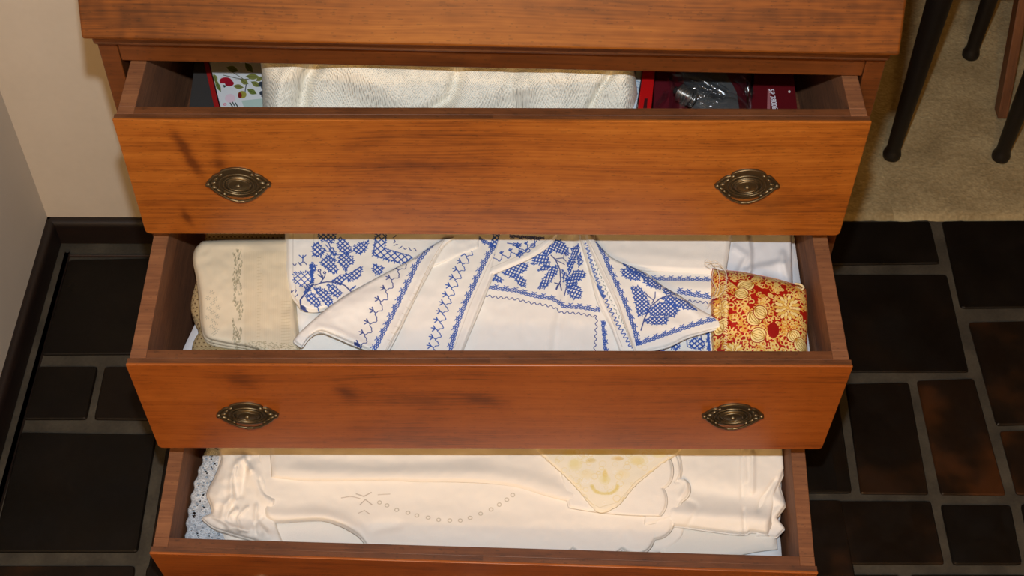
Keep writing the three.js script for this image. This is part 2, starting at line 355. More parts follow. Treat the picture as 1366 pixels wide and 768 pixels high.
  DR.forEach((d, i) => {
    const g = new THREE.Group(); g.name = i ? 'drawer_' + String(i).padStart(3, '0') : 'drawer';
    g.userData.label = ['top drawer, least open, with towel, bulb and red boxes inside', 'middle drawer, open, holding the blue cross-stitched cloth', 'bottom drawer, pulled furthest out, full of cream linen'][i];
    d.local.decompose(g.position, g.quaternion, g.scale);
    B.add(g);
    const hf = 0.425, hs = 0.422, h = d.h, L = -d.len, st = 0.019;
    const sh = new THREE.Shape(), r = 0.007, rt = 0.0015;
    sh.moveTo(-hf + rt, 0); sh.lineTo(hf - rt, 0); sh.quadraticCurveTo(hf, 0, hf, -rt); sh.lineTo(hf, -h + r); sh.quadraticCurveTo(hf, -h, hf - r, -h); sh.lineTo(-hf + r, -h); sh.quadraticCurveTo(-hf, -h, -hf, -h + r); sh.lineTo(-hf, -rt); sh.quadraticCurveTo(-hf, 0, -hf + rt, 0);
    const fg = metric(new THREE.ExtrudeGeometry(sh, { depth: 0.0016, bevelEnabled: true, bevelThickness: 0.0009, bevelSize: 0.0010, bevelOffset: -0.0010, bevelSegments: 2, curveSegments: 6 }));
    fg.translate(0, 0, -0.0025);
    // front lipped board, and behind it the lapped inner thickness between the dovetails
    mesh('front_panel', fg, M.front[i], g);
    mesh('front_backing', join(box(-hs + st, hs - st, -h + 0.004, -0.0004, -0.0222, -0.0100, 0.0006), box(-hf + 0.0008, hf - 0.0008, -h + 0.006, -0.0004, -0.0101, -0.0024, 0.0004)), M.frame, g).userData.label = 'dark worn top edge behind the drawer front';
    for (const s of [-1, 1]) {
      const x0 = s > 0 ? hs - st : -hs, x1 = s > 0 ? hs : -hs + st;
      mesh('side_panel', box(x0, x1, -h + 0.008, -0.0002, L, -0.0222, 0.0012), M.raw, g);
      // dovetail tails let into the front
      const tails = []; for (let k = 0; k < 4; k++) { const y1 = -0.0002 - k * (h - 0.012) / 4, y0 = y1 - (h - 0.012) / 4 + 0.009; tails.push(box(x0, x1, y0, y1, -0.0222, -0.0101, 0.0006)); }
      mesh('dovetail_joint', join(...tails), M.raw, g);
    }
    mesh('back_panel', box(-hs + st, hs - st, -h + 0.014, -0.004, L, L + 0.012), M.inner, g);
    mesh('bottom_panel', box(-hs + st, hs - st, -h + 0.010, -h + 0.016, L + 0.012, -0.0222), M.inner, g);
    for (const s of [-1, 1]) { const hm = mesh('handle', hg, M.bronze, g); hm.position.set(s * 0.2985, [-0.1005, -0.1075, -0.1][i], 0.0002); }
  });
}

/* ---------------- cloth ---------------- */
// resample a polyline to n+1 points evenly by length
function resample(P, n) {
  const L = [0]; for (let i = 1; i < P.length; i++) L.push(L[i - 1] + Math.hypot(P[i][0] - P[i - 1][0], P[i][1] - P[i - 1][1]));
  const out = []; let k = 1;
  for (let i = 0; i <= n; i++) { const s = L[L.length - 1] * i / n; while (k < P.length - 1 && L[k] < s) k++; const t = (s - L[k - 1]) / Math.max(1e-9, L[k] - L[k - 1]); out.push([mix(P[k - 1][0], P[k][0], t), mix(P[k - 1][1], P[k][1], t)]); }
  return out;
}
function smooth(P, n = 40) { return new THREE.CatmullRomCurve3(P.map(p => V(p[0], p[1], 0)), false, 'centripetal').getPoints(n).map(p => [p.x, p.y]); }
function distTo(P, x, y) {
  let b = 1e9;
  for (let i = 1; i < P.length; i++) {
    const ax = P[i - 1][0], ay = P[i - 1][1], dx = P[i][0] - ax, dy = P[i][1] - ay, t = clamp(((x - ax) * dx + (y - ay) * dy) / (dx * dx + dy * dy + 1e-9));
    b = Math.min(b, Math.hypot(ax + t * dx - x, ay + t * dy - y));
  }
  return b;
}
const INNER = 0.4015;
/* a folded cloth as a closed solid: outline top/bottom (left to right) and left/right (top to bottom) traced on the photograph,
   top surface at height Y (+ folds) in the drawer, `thick` deep, edges rolled over with radius `roll` */
function clothGeo(D, o) {
  const { Y, top, bottom, thick = 0.004, roll = 0.003, N = 80, Mv = 30, ridges = [], wob = 0.0008, layers = 1, z = 1, tilt } = o;
  const A = resample(top, N), Bt = resample(bottom, N);
  const Lf = resample(o.left || [top[0], bottom[0]], Mv), Rt = resample(o.right || [top[top.length - 1], bottom[bottom.length - 1]], Mv);
  const edges = [A, Bt, Lf, Rt].filter((_, i) => !(o.openEdges || []).includes(['top', 'bottom', 'left', 'right'][i]));
  const px = [], P = [];
  const c00 = A[0], c10 = A[N], c01 = Bt[0], c11 = Bt[N];
  const sc = 0.0009;
  for (let j = 0; j <= Mv; j++) for (let i = 0; i <= N; i++) {
    const u = i / N, v = j / Mv;
    const f = k => (1 - v) * A[i][k] + v * Bt[i][k] + (1 - u) * Lf[j][k] + u * Rt[j][k] - ((1 - u) * (1 - v) * c00[k] + u * (1 - v) * c10[k] + (1 - u) * v * c01[k] + u * v * c11[k]);
    const x = f(0), y = f(1);
    let e = 1e9; for (const E of edges) e = Math.min(e, distTo(E, x, y));
    e *= sc;
    let h = 0;
    for (const [pl, w, H, w2] of ridges) {
      let d = distTo(pl, x, y);
      let ww = w;
      if (w2 !== undefined) { // asymmetric: w above the line, w2 below
        let best = 1e9, side = 0; for (let k = 1; k < pl.length; k++) { const ax = pl[k - 1][0], ay = pl[k - 1][1], dx = pl[k][0] - ax, dy = pl[k][1] - ay, t = clamp(((x - ax) * dx + (y - ay) * dy) / (dx * dx + dy * dy)); const q = Math.hypot(ax + t * dx - x, ay + t * dy - y); if (q < best) { best = q; side = dx * (y - ay) - dy * (x - ax); } }
        ww = side > 0 ? w2 : w;
      }
      h += H * Math.exp(-(d / ww) * (d / ww));
    }
    h += wob * (fbm(x * 0.02, y * 0.03, z, 3) * 2 + 0.5 * N3(x * 0.09, y * 0.09, z));
    if (tilt) h += tilt(x, y);
    const q = clamp(e / roll);
    h -= Math.min(roll, thick) * (1 - Math.sqrt(Math.max(0, 1 - (1 - q) * (1 - q))));
    const p = trace(D, x, y, Y + h);
    p.z = clamp(p.z, o.zmin ?? -0.318, -0.0235); p.x = clamp(p.x, -INNER, INNER);
    p.y = Math.min(p.y, o.ymax ?? 0.03);
    px.push([x, y]); P.push(p);
  }
  const pos = [], uv = [], idx = [];
  const W = o.print ? o.print : { x0: 0, z0: 0, w: 1, d: 1 };
  const put = (p) => { pos.push(p.x, p.y, p.z); uv.push((p.x - W.x0) / W.w, 1 - (p.z - W.z0) / W.d); return pos.length / 3 - 1; };
  P.forEach(put);
  const id = (i, j) => j * (N + 1) + i;
  for (let j = 0; j < Mv; j++) for (let i = 0; i < N; i++) { const a = id(i, j), b = id(i + 1, j), c = id(i + 1, j + 1), d = id(i, j + 1); idx.push(a, d, b, b, d, c); }
  // skirt: one rounded bulge per folded layer, then the underside
  const ring = []; for (let i = 0; i < N; i++) ring.push(id(i, 0)); for (let j = 0; j < Mv; j++) ring.push(id(N, j)); for (let i = N; i > 0; i--) ring.push(id(i, Mv)); for (let j = Mv; j > 0; j--) ring.push(id(0, j));
  const cx = P.reduce((s, p) => s + p.x, 0) / P.length, cz = P.reduce((s, p) => s + p.z, 0) / P.length;
  let prev = ring; const yb = Y - thick, steps = layers * 4;
  for (let s = 1; s <= steps; s++) {
    const t = s / steps, bul = 0.0022 * (1 - Math.abs(Math.cos(t * layers * Math.PI))) - (s === steps ? 0.0015 : 0);
    const cur = ring.map((r, k) => {
      const p = P[r], d = V(p.x - cx, 0, p.z - cz).normalize();
      const q = V(p.x + d.x * bul, mix(p.y, Math.min(yb, p.y - 0.0004), t), p.z + d.z * bul);
      q.z = clamp(q.z, -0.319, -0.0229); q.x = clamp(q.x, -INNER - 0.0005, INNER + 0.0005);
      return put(q);
    });
    for (let k = 0; k < ring.length; k++) { const k2 = (k + 1) % ring.length; idx.push(prev[k], prev[k2], cur[k], prev[k2], cur[k2], cur[k]); }
    prev = cur;
  }
  const bot = P.map(p => put(V(p.x, Math.min(yb, p.y - 0.0004), p.z)));
  for (let j = 0; j < Mv; j++) for (let i = 0; i < N; i++) { const a = bot[id(i, j)], b = bot[id(i + 1, j)], c = bot[id(i + 1, j + 1)], d = bot[id(i, j + 1)]; idx.push(a, b, d, b, c, d); }
  const g = new THREE.BufferGeometry();
  g.setAttribute('position', new THREE.Float32BufferAttribute(pos, 3)); g.setAttribute('uv', new THREE.Float32BufferAttribute(uv, 2)); g.setIndex(idx);
  g.computeVertexNormals();
  return g;
}
// a printed or stitched pattern laid flat on the cloth in the cloth's own metres
class Print {
  constructor(D, Y, x0, y0, x1, y1, base, ppm = 2600) {
    this.D = D; this.Y = Y;
    const c = [[x0, y0], [x1, y0], [x1, y1], [x0, y1]].map(([x, y]) => trace(D, x, y, Y));
    this.x0 = Math.min(...c.map(p => p.x)) - 0.01; this.z0 = Math.min(...c.map(p => p.z)) - 0.01;
    this.w = Math.max(...c.map(p => p.x)) + 0.01 - this.x0; this.d = Math.max(...c.map(p => p.z)) + 0.01 - this.z0;
    this.cv = document.createElement('canvas'); this.cv.width = Math.min(2048, Math.round(this.w * ppm)); this.cv.height = Math.min(2048, Math.round(this.d * ppm));
    this.k = this.cv.width / this.w; this.kz = this.cv.height / this.d;
    this.g = this.cv.getContext('2d'); this.g.fillStyle = base; this.g.fillRect(0, 0, this.cv.width, this.cv.height);
    this.g.lineCap = 'round'; this.g.lineJoin = 'round';
  }
  P(x, y) { const p = trace(this.D, x, y, this.Y); return [(p.x - this.x0) * this.k, (p.z - this.z0) * this.kz]; }
  path(pts, close) { this.g.beginPath(); pts.forEach((p, i) => { const q = this.P(p[0], p[1]); i ? this.g.lineTo(q[0], q[1]) : this.g.moveTo(q[0], q[1]); }); if (close) this.g.closePath(); }
  line(pts, col = BLUE, w = 1.5) { this.g.strokeStyle = col; this.g.lineWidth = w * 0.00092 * this.k; this.path(pts); this.g.stroke(); }
  fill(pts, col) { this.g.fillStyle = col; this.path(pts, true); this.g.fill(); }
  // cross-stitch block: lattice of crossing threads inside an outline
  block(pts, step = 4.4, ang = 0.75, col = BLUE, w = 1.85) {
    { const mx = pts.reduce((s, p) => s + p[0] / pts.length, 0), my = pts.reduce((s, p) => s + p[1] / pts.length, 0); pts = pts.map(p => [mx + (p[0] - mx) * 1.1, my + (p[1] - my) * 1.1]); }
    const g = this.g; g.save(); this.path(pts, true); g.clip();
    const xs = pts.map(p => p[0]), ys = pts.map(p => p[1]); const x0 = Math.min(...xs), x1 = Math.max(...xs), y0 = Math.min(...ys), y1 = Math.max(...ys), cx = (x0 + x1) / 2, cy = (y0 + y1) / 2, R = Math.hypot(x1 - x0, y1 - y0) / 2 + 4;
    for (const a of [ang, ang + Math.PI / 2 + 0.12]) { const c = Math.cos(a), s = Math.sin(a); for (let t = -R; t <= R; t += step) this.line([[cx - s * t - c * R, cy + c * t - s * R], [cx - s * t + c * R, cy + c * t + s * R]], col, w); }
    g.restore();
    const e = [...pts, pts[0]]; const r = resample(e, Math.max(8, Math.round(R * 1.2)));
    for (let i = 0; i < r.length - 1; i++) { const dx = r[i][0] - cx, dy = r[i][1] - cy, l = Math.hypot(dx, dy) || 1; const n = 1.3; this.line([[r[i][0] - dx / l * 1.5, r[i][1] - dy / l * 1.5], [r[i][0] + dx / l * n * ((i % 2) ? 1 : -0.2), r[i][1] + dy / l * n * ((i % 2) ? 1 : -0.2)]], col, 1.3); }
  }
  // border of overlapping crosses along a path, with sprigs on one side
  band(pts, wd = 7, step = 6, side = 1, col = BLUE, rows = 2) {
    const L = pts.reduce((s, p, i) => i ? s + Math.hypot(p[0] - pts[i - 1][0], p[1] - pts[i - 1][1]) : 0, 0), n = Math.max(3, Math.round(L / step)), r = resample(pts, n);
    for (let i = 0; i < n; i++) {
      const a = r[i], b = r[i + 1], tx = b[0] - a[0], ty = b[1] - a[1], l = Math.hypot(tx, ty), nx = -ty / l * side, ny = tx / l * side;
      const q = (s, t) => [a[0] + tx * s + nx * t, a[1] + ty * s + ny * t];
      for (let k = 0; k < rows; k++) { const t0 = wd * k / rows, t1 = wd * (k + 1) / rows; this.line([q(0, t0), q(1, t1)], col, 1.15); this.line([q(1, t0), q(0, t1)], col, 1.15); }
      if (i % 2 === 0) { this.line([q(0.1, wd * 0.9), q(1.1, wd * 1.55)], col, 1.1); this.line([q(0.9, wd * 0.9), q(0.2, wd * 1.5)], col, 1.1); }
    }
  }
  wave(pts, amp = 2.5, per = 9, col = NAVY, w = 1.1, dash = false) {
    const L = pts.reduce((s, p, i) => i ? s + Math.hypot(p[0] - pts[i - 1][0], p[1] - pts[i - 1][1]) : 0, 0), n = Math.round(L / per) * 6, r = resample(pts, n), out = [];
    for (let i = 0; i <= n; i++) { const a = r[Math.max(0, i - 1)], b = r[Math.min(n, i + 1)], l = Math.hypot(b[0] - a[0], b[1] - a[1]) || 1, s = amp * Math.sin(i / 6 * Math.PI * 2); out.push([r[i][0] - (b[1] - a[1]) / l * s, r[i][1] + (b[0] - a[0]) / l * s]); }
    if (!dash) this.line(out, col, w); else for (let i = 0; i < n - 3; i += 5) this.line(out.slice(i, i + 4), col, w);
  }
  // wavy stem with forked sprigs
  sprigs(pts, per = 17, side = 1, col = BLUE, size = 9) {
    const L = pts.reduce((s, p, i) => i ? s + Math.hypot(p[0] - pts[i - 1][0], p[1] - pts[i - 1][1]) : 0, 0), n = Math.round(L / per), r = resample(pts, n * 8), out = [];
    for (let i = 0; i < r.length; i++) { const a = r[Math.max(0, i - 1)], b = r[Math.min(r.length - 1, i + 1)], l = Math.hypot(b[0] - a[0], b[1] - a[1]) || 1, nx = -(b[1] - a[1]) / l, ny = (b[0] - a[0]) / l; const ph = i / 8 * Math.PI * 2; const s = 3.2 * Math.cos(ph) * side + 0.9 * Math.sin(ph * 3); out.push([r[i][0] + nx * s, r[i][1] + ny * s]);
      if (i % 8 === 0) { const q = (s1, s2) => [r[i][0] + nx * s1 * side + (b[0] - a[0]) / l * s2, r[i][1] + ny * s1 * side + (b[1] - a[1]) / l * s2]; const c = q(3 + size * 0.5, -1.5); this.line([q(3, 0), c], col, 1.4); this.line([c, q(3 + size * 0.9, -size * 0.55)], col, 1.6); this.line([c, q(3 + size * 1.15, -1)], col, 1.6); this.line([c, q(3 + size * 0.85, size * 0.35)], col, 1.6); } }
    this.line(out, col, 1.15);
  }
  ring(x, y, r, col, w) { const p = []; for (let i = 0; i <= 16; i++) p.push([x + r * Math.cos(i / 8 * Math.PI), y + r * 0.85 * Math.sin(i / 8 * Math.PI)]); this.line(p, col, w); }
  tex() { const t = new THREE.CanvasTexture(this.cv); t.colorSpace = THREE.SRGBColorSpace; t.magFilter = THREE.LinearFilter; return t; }
}
const BLUE = '#2f55ad', NAVY = '#3a4a8e';
const weave = dataTex(256, 256, (u, v) => { const a = Math.sin(u * Math.PI * 2 * 64), b = Math.sin(v * Math.PI * 2 * 64); const n = 128 + 55 * a * b + 30 * N3(u * 40, v * 40, 3); return [n, n, n]; }, false);
const terry = dataTex(512, 512, (u, v) => { const w = 0.6 * fbm(u * 4, v * 4, 9, 2); const n = 128 + 70 * Math.sin((u + w * 0.1) * Math.PI * 2 * 46) * Math.sin((v + w * 0.08) * Math.PI * 2 * 46) + 60 * N3(u * 110, v * 110, 3); return [n, n, n]; }, false);
function linen(color, o = {}) {
  const b = (o.bump || weave), s = o.size || 0.06, t = rep(b, s, s);
  const m = new THREE.MeshPhysicalMaterial({ color, roughness: 0.92, sheen: 0.25, sheenRoughness: 0.6, bumpScale: o.scale ?? 0.0006, side: THREE.DoubleSide });
  if (o.map) { m.map = o.map; m.color.set(0xffffff); if (o.print) { t.repeat.set(o.print.w / s, o.print.d / s); } }
  m.bumpMap = t; return m;
}
function clothThing(name, label, category, D, mat, o, group) {
  const m = mesh(numbered(name), clothGeo(D, o), mat, scene); tag(m, label, category, group); return settle(m, D);
}
function arc(x, y, rx, ry, a0, a1, n = 10) { const r = []; for (let i = 0; i <= n; i++) { const a = mix(a0, a1, i / n) * Math.PI / 180; r.push([x + rx * Math.cos(a), y + ry * Math.sin(a)]); } return r; }
// scallops strung along a polyline, bulging to one side
function scallop(pts, n, amp) {
  const r = resample(pts, n), out = [];
  for (let i = 0; i < n; i++) { const a = r[i], b = r[i + 1], dx = b[0] - a[0], dy = b[1] - a[1]; for (let k = 0; k < 8; k++) { const t = k / 8, s = amp * Math.pow(Math.sin(t * Math.PI), 0.7); out.push([a[0] + dx * t - dy / Math.hypot(dx, dy) * s, a[1] + dy * t + dx / Math.hypot(dx, dy) * s]); } }
  out.push(r[n]); return out;
}

/* ---------------- boxes and things in the top drawer ---------------- */
function prism(D, poly, Yt, Yb, bevel = 0.001) {
  const P = poly.map(([x, y]) => trace(D, x, y, Yt)); P.forEach(p => { p.z = Math.min(p.z, -0.0245); });
  const sh = new THREE.Shape(); P.forEach((p, i) => i ? sh.lineTo(p.x, -p.z) : sh.moveTo(p.x, -p.z));
  const g = new THREE.ExtrudeGeometry(sh, { depth: Yt - Yb - 2 * bevel, bevelEnabled: true, bevelThickness: bevel, bevelSize: bevel, bevelOffset: -bevel, bevelSegments: 2 });
  g.rotateX(-Math.PI / 2); g.translate(0, Yb + bevel, 0);
  return metric(g);
}
function flatOn(g, W) { const p = g.attributes.position, uv = g.attributes.uv; for (let i = 0; i < p.count; i++) uv.setXY(i, (p.getX(i) - W.x0) / W.w, 1 - (p.getZ(i) - W.z0) / W.d); return g; }
const card = (c, r = 0.6) => new THREE.MeshStandardMaterial({ color: c, roughness: r });
{
  const D = DR[0], bot = -0.1735;
  // dark grey box at the left
  const gb = thing('grey_box', 'dark grey box with a red edge at the left end of the top drawer', 'box');
  mesh('box_body', prism(D, [[272, 62], [274, 62], [294, 160], [250, 160], [262, 62]], -0.103, bot), card(0x3c3937, 0.5), gb);
  mesh('red_edge', prism(D, [[267, 62], [273, 62], [297, 160], [290, 160], [277, 104]], -0.099, -0.1045, 0.0004), card(0x9c1512), gb);
  settle(gb, D);

  // box printed with rosehips and leaves
  const fb = thing('floral_box', 'white box printed with red rosehips and green leaves in the top drawer', 'box');
  const fy = -0.095, poly = [[274.5, 62], [346, 62], [355, 160], [298.5, 160]];
  mesh('box_body', prism(D, poly, fy - 0.002, bot), card(0xcfd2d2), fb);
  const pr = new Print(D, fy, 270, 62, 362, 165, '#d9dde0', 5000);
  const leaf = (x, y, a, l, w, c1, c2) => { const p = []; for (let i = 0; i <= 20; i++) { const t = i / 10 - 1, s = i <= 10 ? 1 : 1; p.push([x + Math.cos(a) * l * t, y + Math.sin(a) * l * t]); } const up = [], dn = []; p.forEach((q, i) => { const b = w * Math.sin(i / 20 * Math.PI); up.push([q[0] - Math.sin(a) * b, q[1] + Math.cos(a) * b]); dn.push([q[0] + Math.sin(a) * b, q[1] - Math.cos(a) * b]); }); pr.fill([...up, ...dn.reverse()], c1); pr.line(p, c2, 0.7); };
  pr.line([[298, 100], [315, 104], [328, 106], [342, 103]], '#4a4a3a', 1.2); pr.line([[305, 107], [330, 105]], '#5b5a44', 0.9); pr.line([[329, 108], [327, 122]], '#4a5060', 1.3); pr.line([[310, 96], [326, 106]], '#5a5b40', 1);
  for (const [x, y, a, l, w] of [[337, 102, 0.05, 9, 4], [326, 109, 0.5, 6, 3.4], [341, 112, 0.5, 7, 3.4], [318, 115.5, 0.15, 7, 3.2], [336, 122, 0.45, 7, 3.6], [287, 104, 1.2, 6, 3], [291, 115, 1.1, 8, 2.8], [289, 110, 0.9, 4, 2], [346, 105, -0.6, 5, 3], [310, 92, 0.3, 8, 4], [332, 90, 0.9, 8, 4]]) leaf(x, y, a, l, w, (x + y) % 2 < 1 ? '#6c7a3a' : '#7f8344', '#42502a');
  pr.fill(arc(301, 107.5, 8, 4.6, 170, 375, 16).concat([[303, 111], [294, 111]]), '#a3162a'); pr.fill(arc(306, 111, 6, 4, 0, 360, 16), '#98142a'); pr.fill([[297, 113], [303, 114], [299, 117]], '#34423a');
  pr.fill(arc(323, 126, 5.8, 5, 0, 360, 16), '#9b9440'); pr.fill(arc(320, 127, 2.6, 4, 0, 360, 12), '#7e1d20'); pr.fill(arc(307, 131, 7, 6, 0, 360, 14), 'rgba(230,190,205,0.6)'); pr.ring(300, 139, 1.6, '#d98a9c', 1.6);
  for (const [x, y] of [[307, 137], [310, 136], [314, 137]]) pr.line([[x, y], [x + 3, y + 5]], '#36403c', 1.4);
  for (const [x, y, r] of [[348, 112, 3.5], [351, 116, 3], [349, 124, 3], [352, 107, 3], [350, 128, 1.6]]) pr.fill(arc(x, y, r, r, 0, 360, 10), '#333b46');
  pr.fill([[322, 134], [352, 131], [354, 142], [326, 144]], 'rgba(160,190,178,0.7)');
  const top = flatOn(prism(D, poly, fy, fy - 0.0018, 0.0004), pr);
  mesh('printed_lid', top, new THREE.MeshStandardMaterial({ map: pr.tex(), roughness: 0.5 }), fb);
  settle(fb, D);

  // thick white towel
  const tm = linen(0xf3efe4, { bump: terry, size: 0.13, scale: 0.0015 });
  tm.map = rep(dataTex(512, 512, (u, v) => { const w = 0.6 * fbm(u * 4, v * 4, 9, 2); const a = Math.sin((u + w * 0.1) * Math.PI * 2 * 46) * Math.sin((v + w * 0.08) * Math.PI * 2 * 46) + 0.8 * N3(u * 110, v * 110, 3); const n = a < -0.85 ? 205 : 250 + 4 * a; return [n, n - 2, n - 9]; }), 0.13, 0.13);
  clothThing('textured_towel', 'thick off-white textured towel filling the middle of the top drawer', 'towel', D, tm, {
    Y: -0.040, thick: 0.131, layers: 4, roll: 0.016, N: 150, Mv: 40, wob: 0.0018, ymax: -0.006, z: 4, tilt: (x, y) => 0.056 * sm(172, 66, y) - 0.040,
    top: [[346, 52], [500, 50], [700, 54], [838, 60]], bottom: [[352, 168], [500, 170], [700, 170], [846, 168]],
    left: smooth([[346, 52], [350, 100], [351, 130], [352, 168]]), right: smooth([[838, 60], [848, 105], [850, 125], [846, 168]]),
    ridges: [[smooth([[395, 85], [378, 105], [372, 140], [380, 168]]), 13, 0.008], [smooth([[470, 80], [500, 105], [540, 135], [600, 160]]), 34, 0.013], [smooth([[425, 84], [412, 100], [405, 125], [402, 150]]), 9, -0.010], [[[560, 100], [800, 100]], 40, 0.006], [smooth([[620, 150], [640, 128], [700, 120]]), 22, 0.008], [[[815, 98], [800, 118], [780, 160]], 5, -0.006], [smooth([[690, 88], [680, 120], [700, 160]]), 10, -0.005], [smooth([[745, 92], [750, 130], [742, 160]]), 16, 0.006], [[[832, 100], [830, 140]], 14, 0.005], [[[560, 155], [600, 132], [610, 100]], 9, -0.007]],
  });
  // folded pale-blue paper between towel and carton
  const pb = new Print(D, -0.075, 840, 90, 862, 160, '#c8d6e0', 4000);
  for (let k = 0; k < 9; k++) pb.line([[849 + (k % 2) * 3, 108 + k * 4], [855, 110 + k * 4]], '#6f8fb0', 1);
  const pbg = mesh(numbered('blue_packet'), flatOn(prism(D, [[848, 92], [857, 92], [846.5, 160], [842, 160]], -0.075, bot), pb), new THREE.MeshStandardMaterial({ map: pb.tex(), roughness: 0.6 }), scene);
  tag(pbg, 'narrow pale-blue patterned packet squeezed between towel and red carton', 'packet'); settle(pbg, D);

  // red carton holding a bulb under clear plastic
  const rc = thing('red_carton', 'open red and maroon cardboard carton under the light bulb', 'carton');
  mesh('carton_tray', prism(D, [[876, 62], [998, 62], [996, 165], [870, 165]], -0.086, bot), card(0x56121c, 0.45), rc);
  mesh('carton_wall', prism(D, [[862, 62], [877, 62], [867, 165], [848, 165]], -0.068, bot), card(0xb80f10, 0.45), rc).userData.label = 'bright red side of the carton';
  mesh('grey_insert', prism(D, [[906, 62], [950, 62], [973, 104], [983, 122], [990, 165], [915, 165], [922, 130], [912, 108]], -0.083, -0.090), card(0x5d5c5a, 0.6), rc);
  mesh('carton_slot', prism(D, [[860, 131], [864, 131], [863, 144], [858, 144]], -0.0676, -0.070, 0.0002), card(0x3a0508), rc);
  settle(rc, D);

  // the bulb: screw cap with thread, contact, glass envelope
  const bulb = thing('light_bulb', 'clear glass light bulb with a silver screw cap lying in the top drawer', 'bulb');
  const p0 = trace(D, 901, 120, -0.056), p1 = trace(D, 958, 147, -0.056), dir = p1.clone().sub(p0).normalize();
  const cap = [[0.0001, 0], [0.004, 0.0002], [0.005, 0.003], [0.008, 0.0045]];
  for (let i = 0; i < 26; i++) cap.push([0.0100 + 0.0011 * Math.sin(i / 26 * Math.PI * 2 * 4.5), 0.006 + i * 0.0007]);
  cap.push([0.0108, 0.0255]);
  mesh('screw_cap', new THREE.LatheGeometry(cap.map(p => new THREE.Vector2(...p)), 32), new THREE.MeshStandardMaterial({ color: 0xb9b7b2, metalness: 0.95, roughness: 0.28 }), bulb);
  mesh('contact', new THREE.CylinderGeometry(0.0046, 0.0046, 0.0012, 20).translate(0, -0.0004, 0), card(0x16120f, 0.3), bulb);
  const env = []; for (let i = 0; i <= 30; i++) { const t = i / 30; env.push(new THREE.Vector2(Math.max(0.0001, t < 0.5 ? mix(0.0108, 0.024, sm(0, 0.55, t)) : 0.0258 * Math.sqrt(Math.max(0, 1 - Math.pow((t - 0.58) / 0.42, 2)))), 0.0255 + t * 0.075)); }
  const clear = new THREE.MeshPhysicalMaterial({ color: 0xffffff, roughness: 0.03, transmission: 1, thickness: 0, ior: 1.45, side: THREE.DoubleSide });
  mesh('glass_envelope', new THREE.LatheGeometry(env, 36), clear, bulb);
  bulb.position.copy(p0.clone().applyMatrix4(D.M));
  bulb.quaternion.setFromUnitVectors(V(0, 1, 0), dir.clone().transformDirection(D.M));

  // crumpled clear plastic over it
  {
    const nx = 46, ny = 26, pos = [], idx = [], uvs = [];
    for (let j = 0; j <= ny; j++) for (let i = 0; i <= nx; i++) {
      const u = i / nx, v = j / ny, x = mix(893, 1002, u) + 6 * N3(v * 3, u * 2, 1), y = mix(78, 158, v) + 5 * N3(u * 4, v * 2, 6);
      const dome = Math.pow(Math.sin(Math.PI * clamp(u)), 0.6) * Math.pow(Math.sin(Math.PI * clamp(v * 0.9 + 0.05)), 0.5);
      const h = -0.078 + 0.060 * dome + 0.014 * fbm(u * 5 - v * 4, v * 7 + u * 3, 4, 3) * dome + 0.012 * Math.abs(N3(u * 7 + v * 9, v * 8 - u * 5, 3)) * dome;
      const p = trace(D, x, y, h); p.z = Math.min(p.z, -0.0245); pos.push(p.x, p.y, p.z); uvs.push(u, v);
      if (i < nx && j < ny) { const a = j * (nx + 1) + i; idx.push(a, a + nx + 1, a + 1, a + 1, a + nx + 1, a + nx + 2); }
    }
    const g = new THREE.BufferGeometry(); g.setAttribute('position', new THREE.Float32BufferAttribute(pos, 3)); g.setAttribute('uv', new THREE.Float32BufferAttribute(uvs, 2)); g.setIndex(idx); g.computeVertexNormals();
    const cl = new THREE.MeshPhysicalMaterial({ color: 0xf4f6f8, roughness: 0.12, transmission: 1, thickness: 0, ior: 1.5, side: THREE.DoubleSide });
    const wrap = thing('plastic_wrap', 'crumpled shiny clear plastic packaging over the light bulb', 'packaging');
    for (const [pts, r] of [[[[902, 98, -0.050], [925, 103, -0.044], [945, 112, -0.046], [968, 126, -0.052]], 0.0075], [[[908, 108, -0.052], [930, 113, -0.048], [955, 124, -0.052]], 0.004], [[[984, 103, -0.06], [994, 112, -0.06], [1002, 126, -0.066]], 0.005], [[[876, 140, -0.06], [884, 131, -0.058], [889, 122, -0.06]], 0.003], [[[893, 104, -0.052], [898, 112, -0.05], [897, 120, -0.054]], 0.003]]) {
      const tg = new THREE.TubeGeometry(new THREE.CatmullRomCurve3(pts.map(([x, y, h]) => trace(D, x, y, h))), 30, r, 14), tp = tg.attributes.position;
      for (let i = 0; i < tp.count; i++) tp.setY(i, tp.getY(i) + 0.0014 * N3(tp.getX(i) * 160, tp.getZ(i) * 160, 3));
      tg.computeVertexNormals(); mesh('plastic_fold', tg, cl, wrap);
    }
    mesh('plastic_sheet', g, cl, wrap); settle(wrap, D);
  }

  // maroon box with white lettering running down it
  const mb = thing('maroon_box', 'dark maroon box with a white sideways label in the top drawer', 'box');
  const my = -0.108, mp = [[1010, 62], [1054, 62], [1066, 165], [1000, 165]];
  mesh('box_body', prism(D, mp, my - 0.002, bot), card(0x5a5552, 0.5), mb);
  const mpr = new Print(D, my, 995, 60, 1072, 170, '#5c0d14', 6000);
  mpr.fill([[1024, 118], [1027.5, 118], [1027.5, 160], [1023, 160]], '#a5686a');
  { const g = mpr.g, q = mpr.P(1033, 119), s = 0.0092 * mpr.k; g.save(); g.translate(q[0] - s * 0.42, q[1] - s * 0.1); g.rotate(Math.PI / 2); g.fillStyle = '#e6e2ea'; g.font = 'bold ' + Math.round(s) + 'px sans-serif'; g.textBaseline = 'middle'; g.fillText('SP 780065', 0, 0); g.restore(); }
  mpr.fill(arc(1053, 122, 1.6, 1.8, 0, 360, 12), '#d8d0cc');
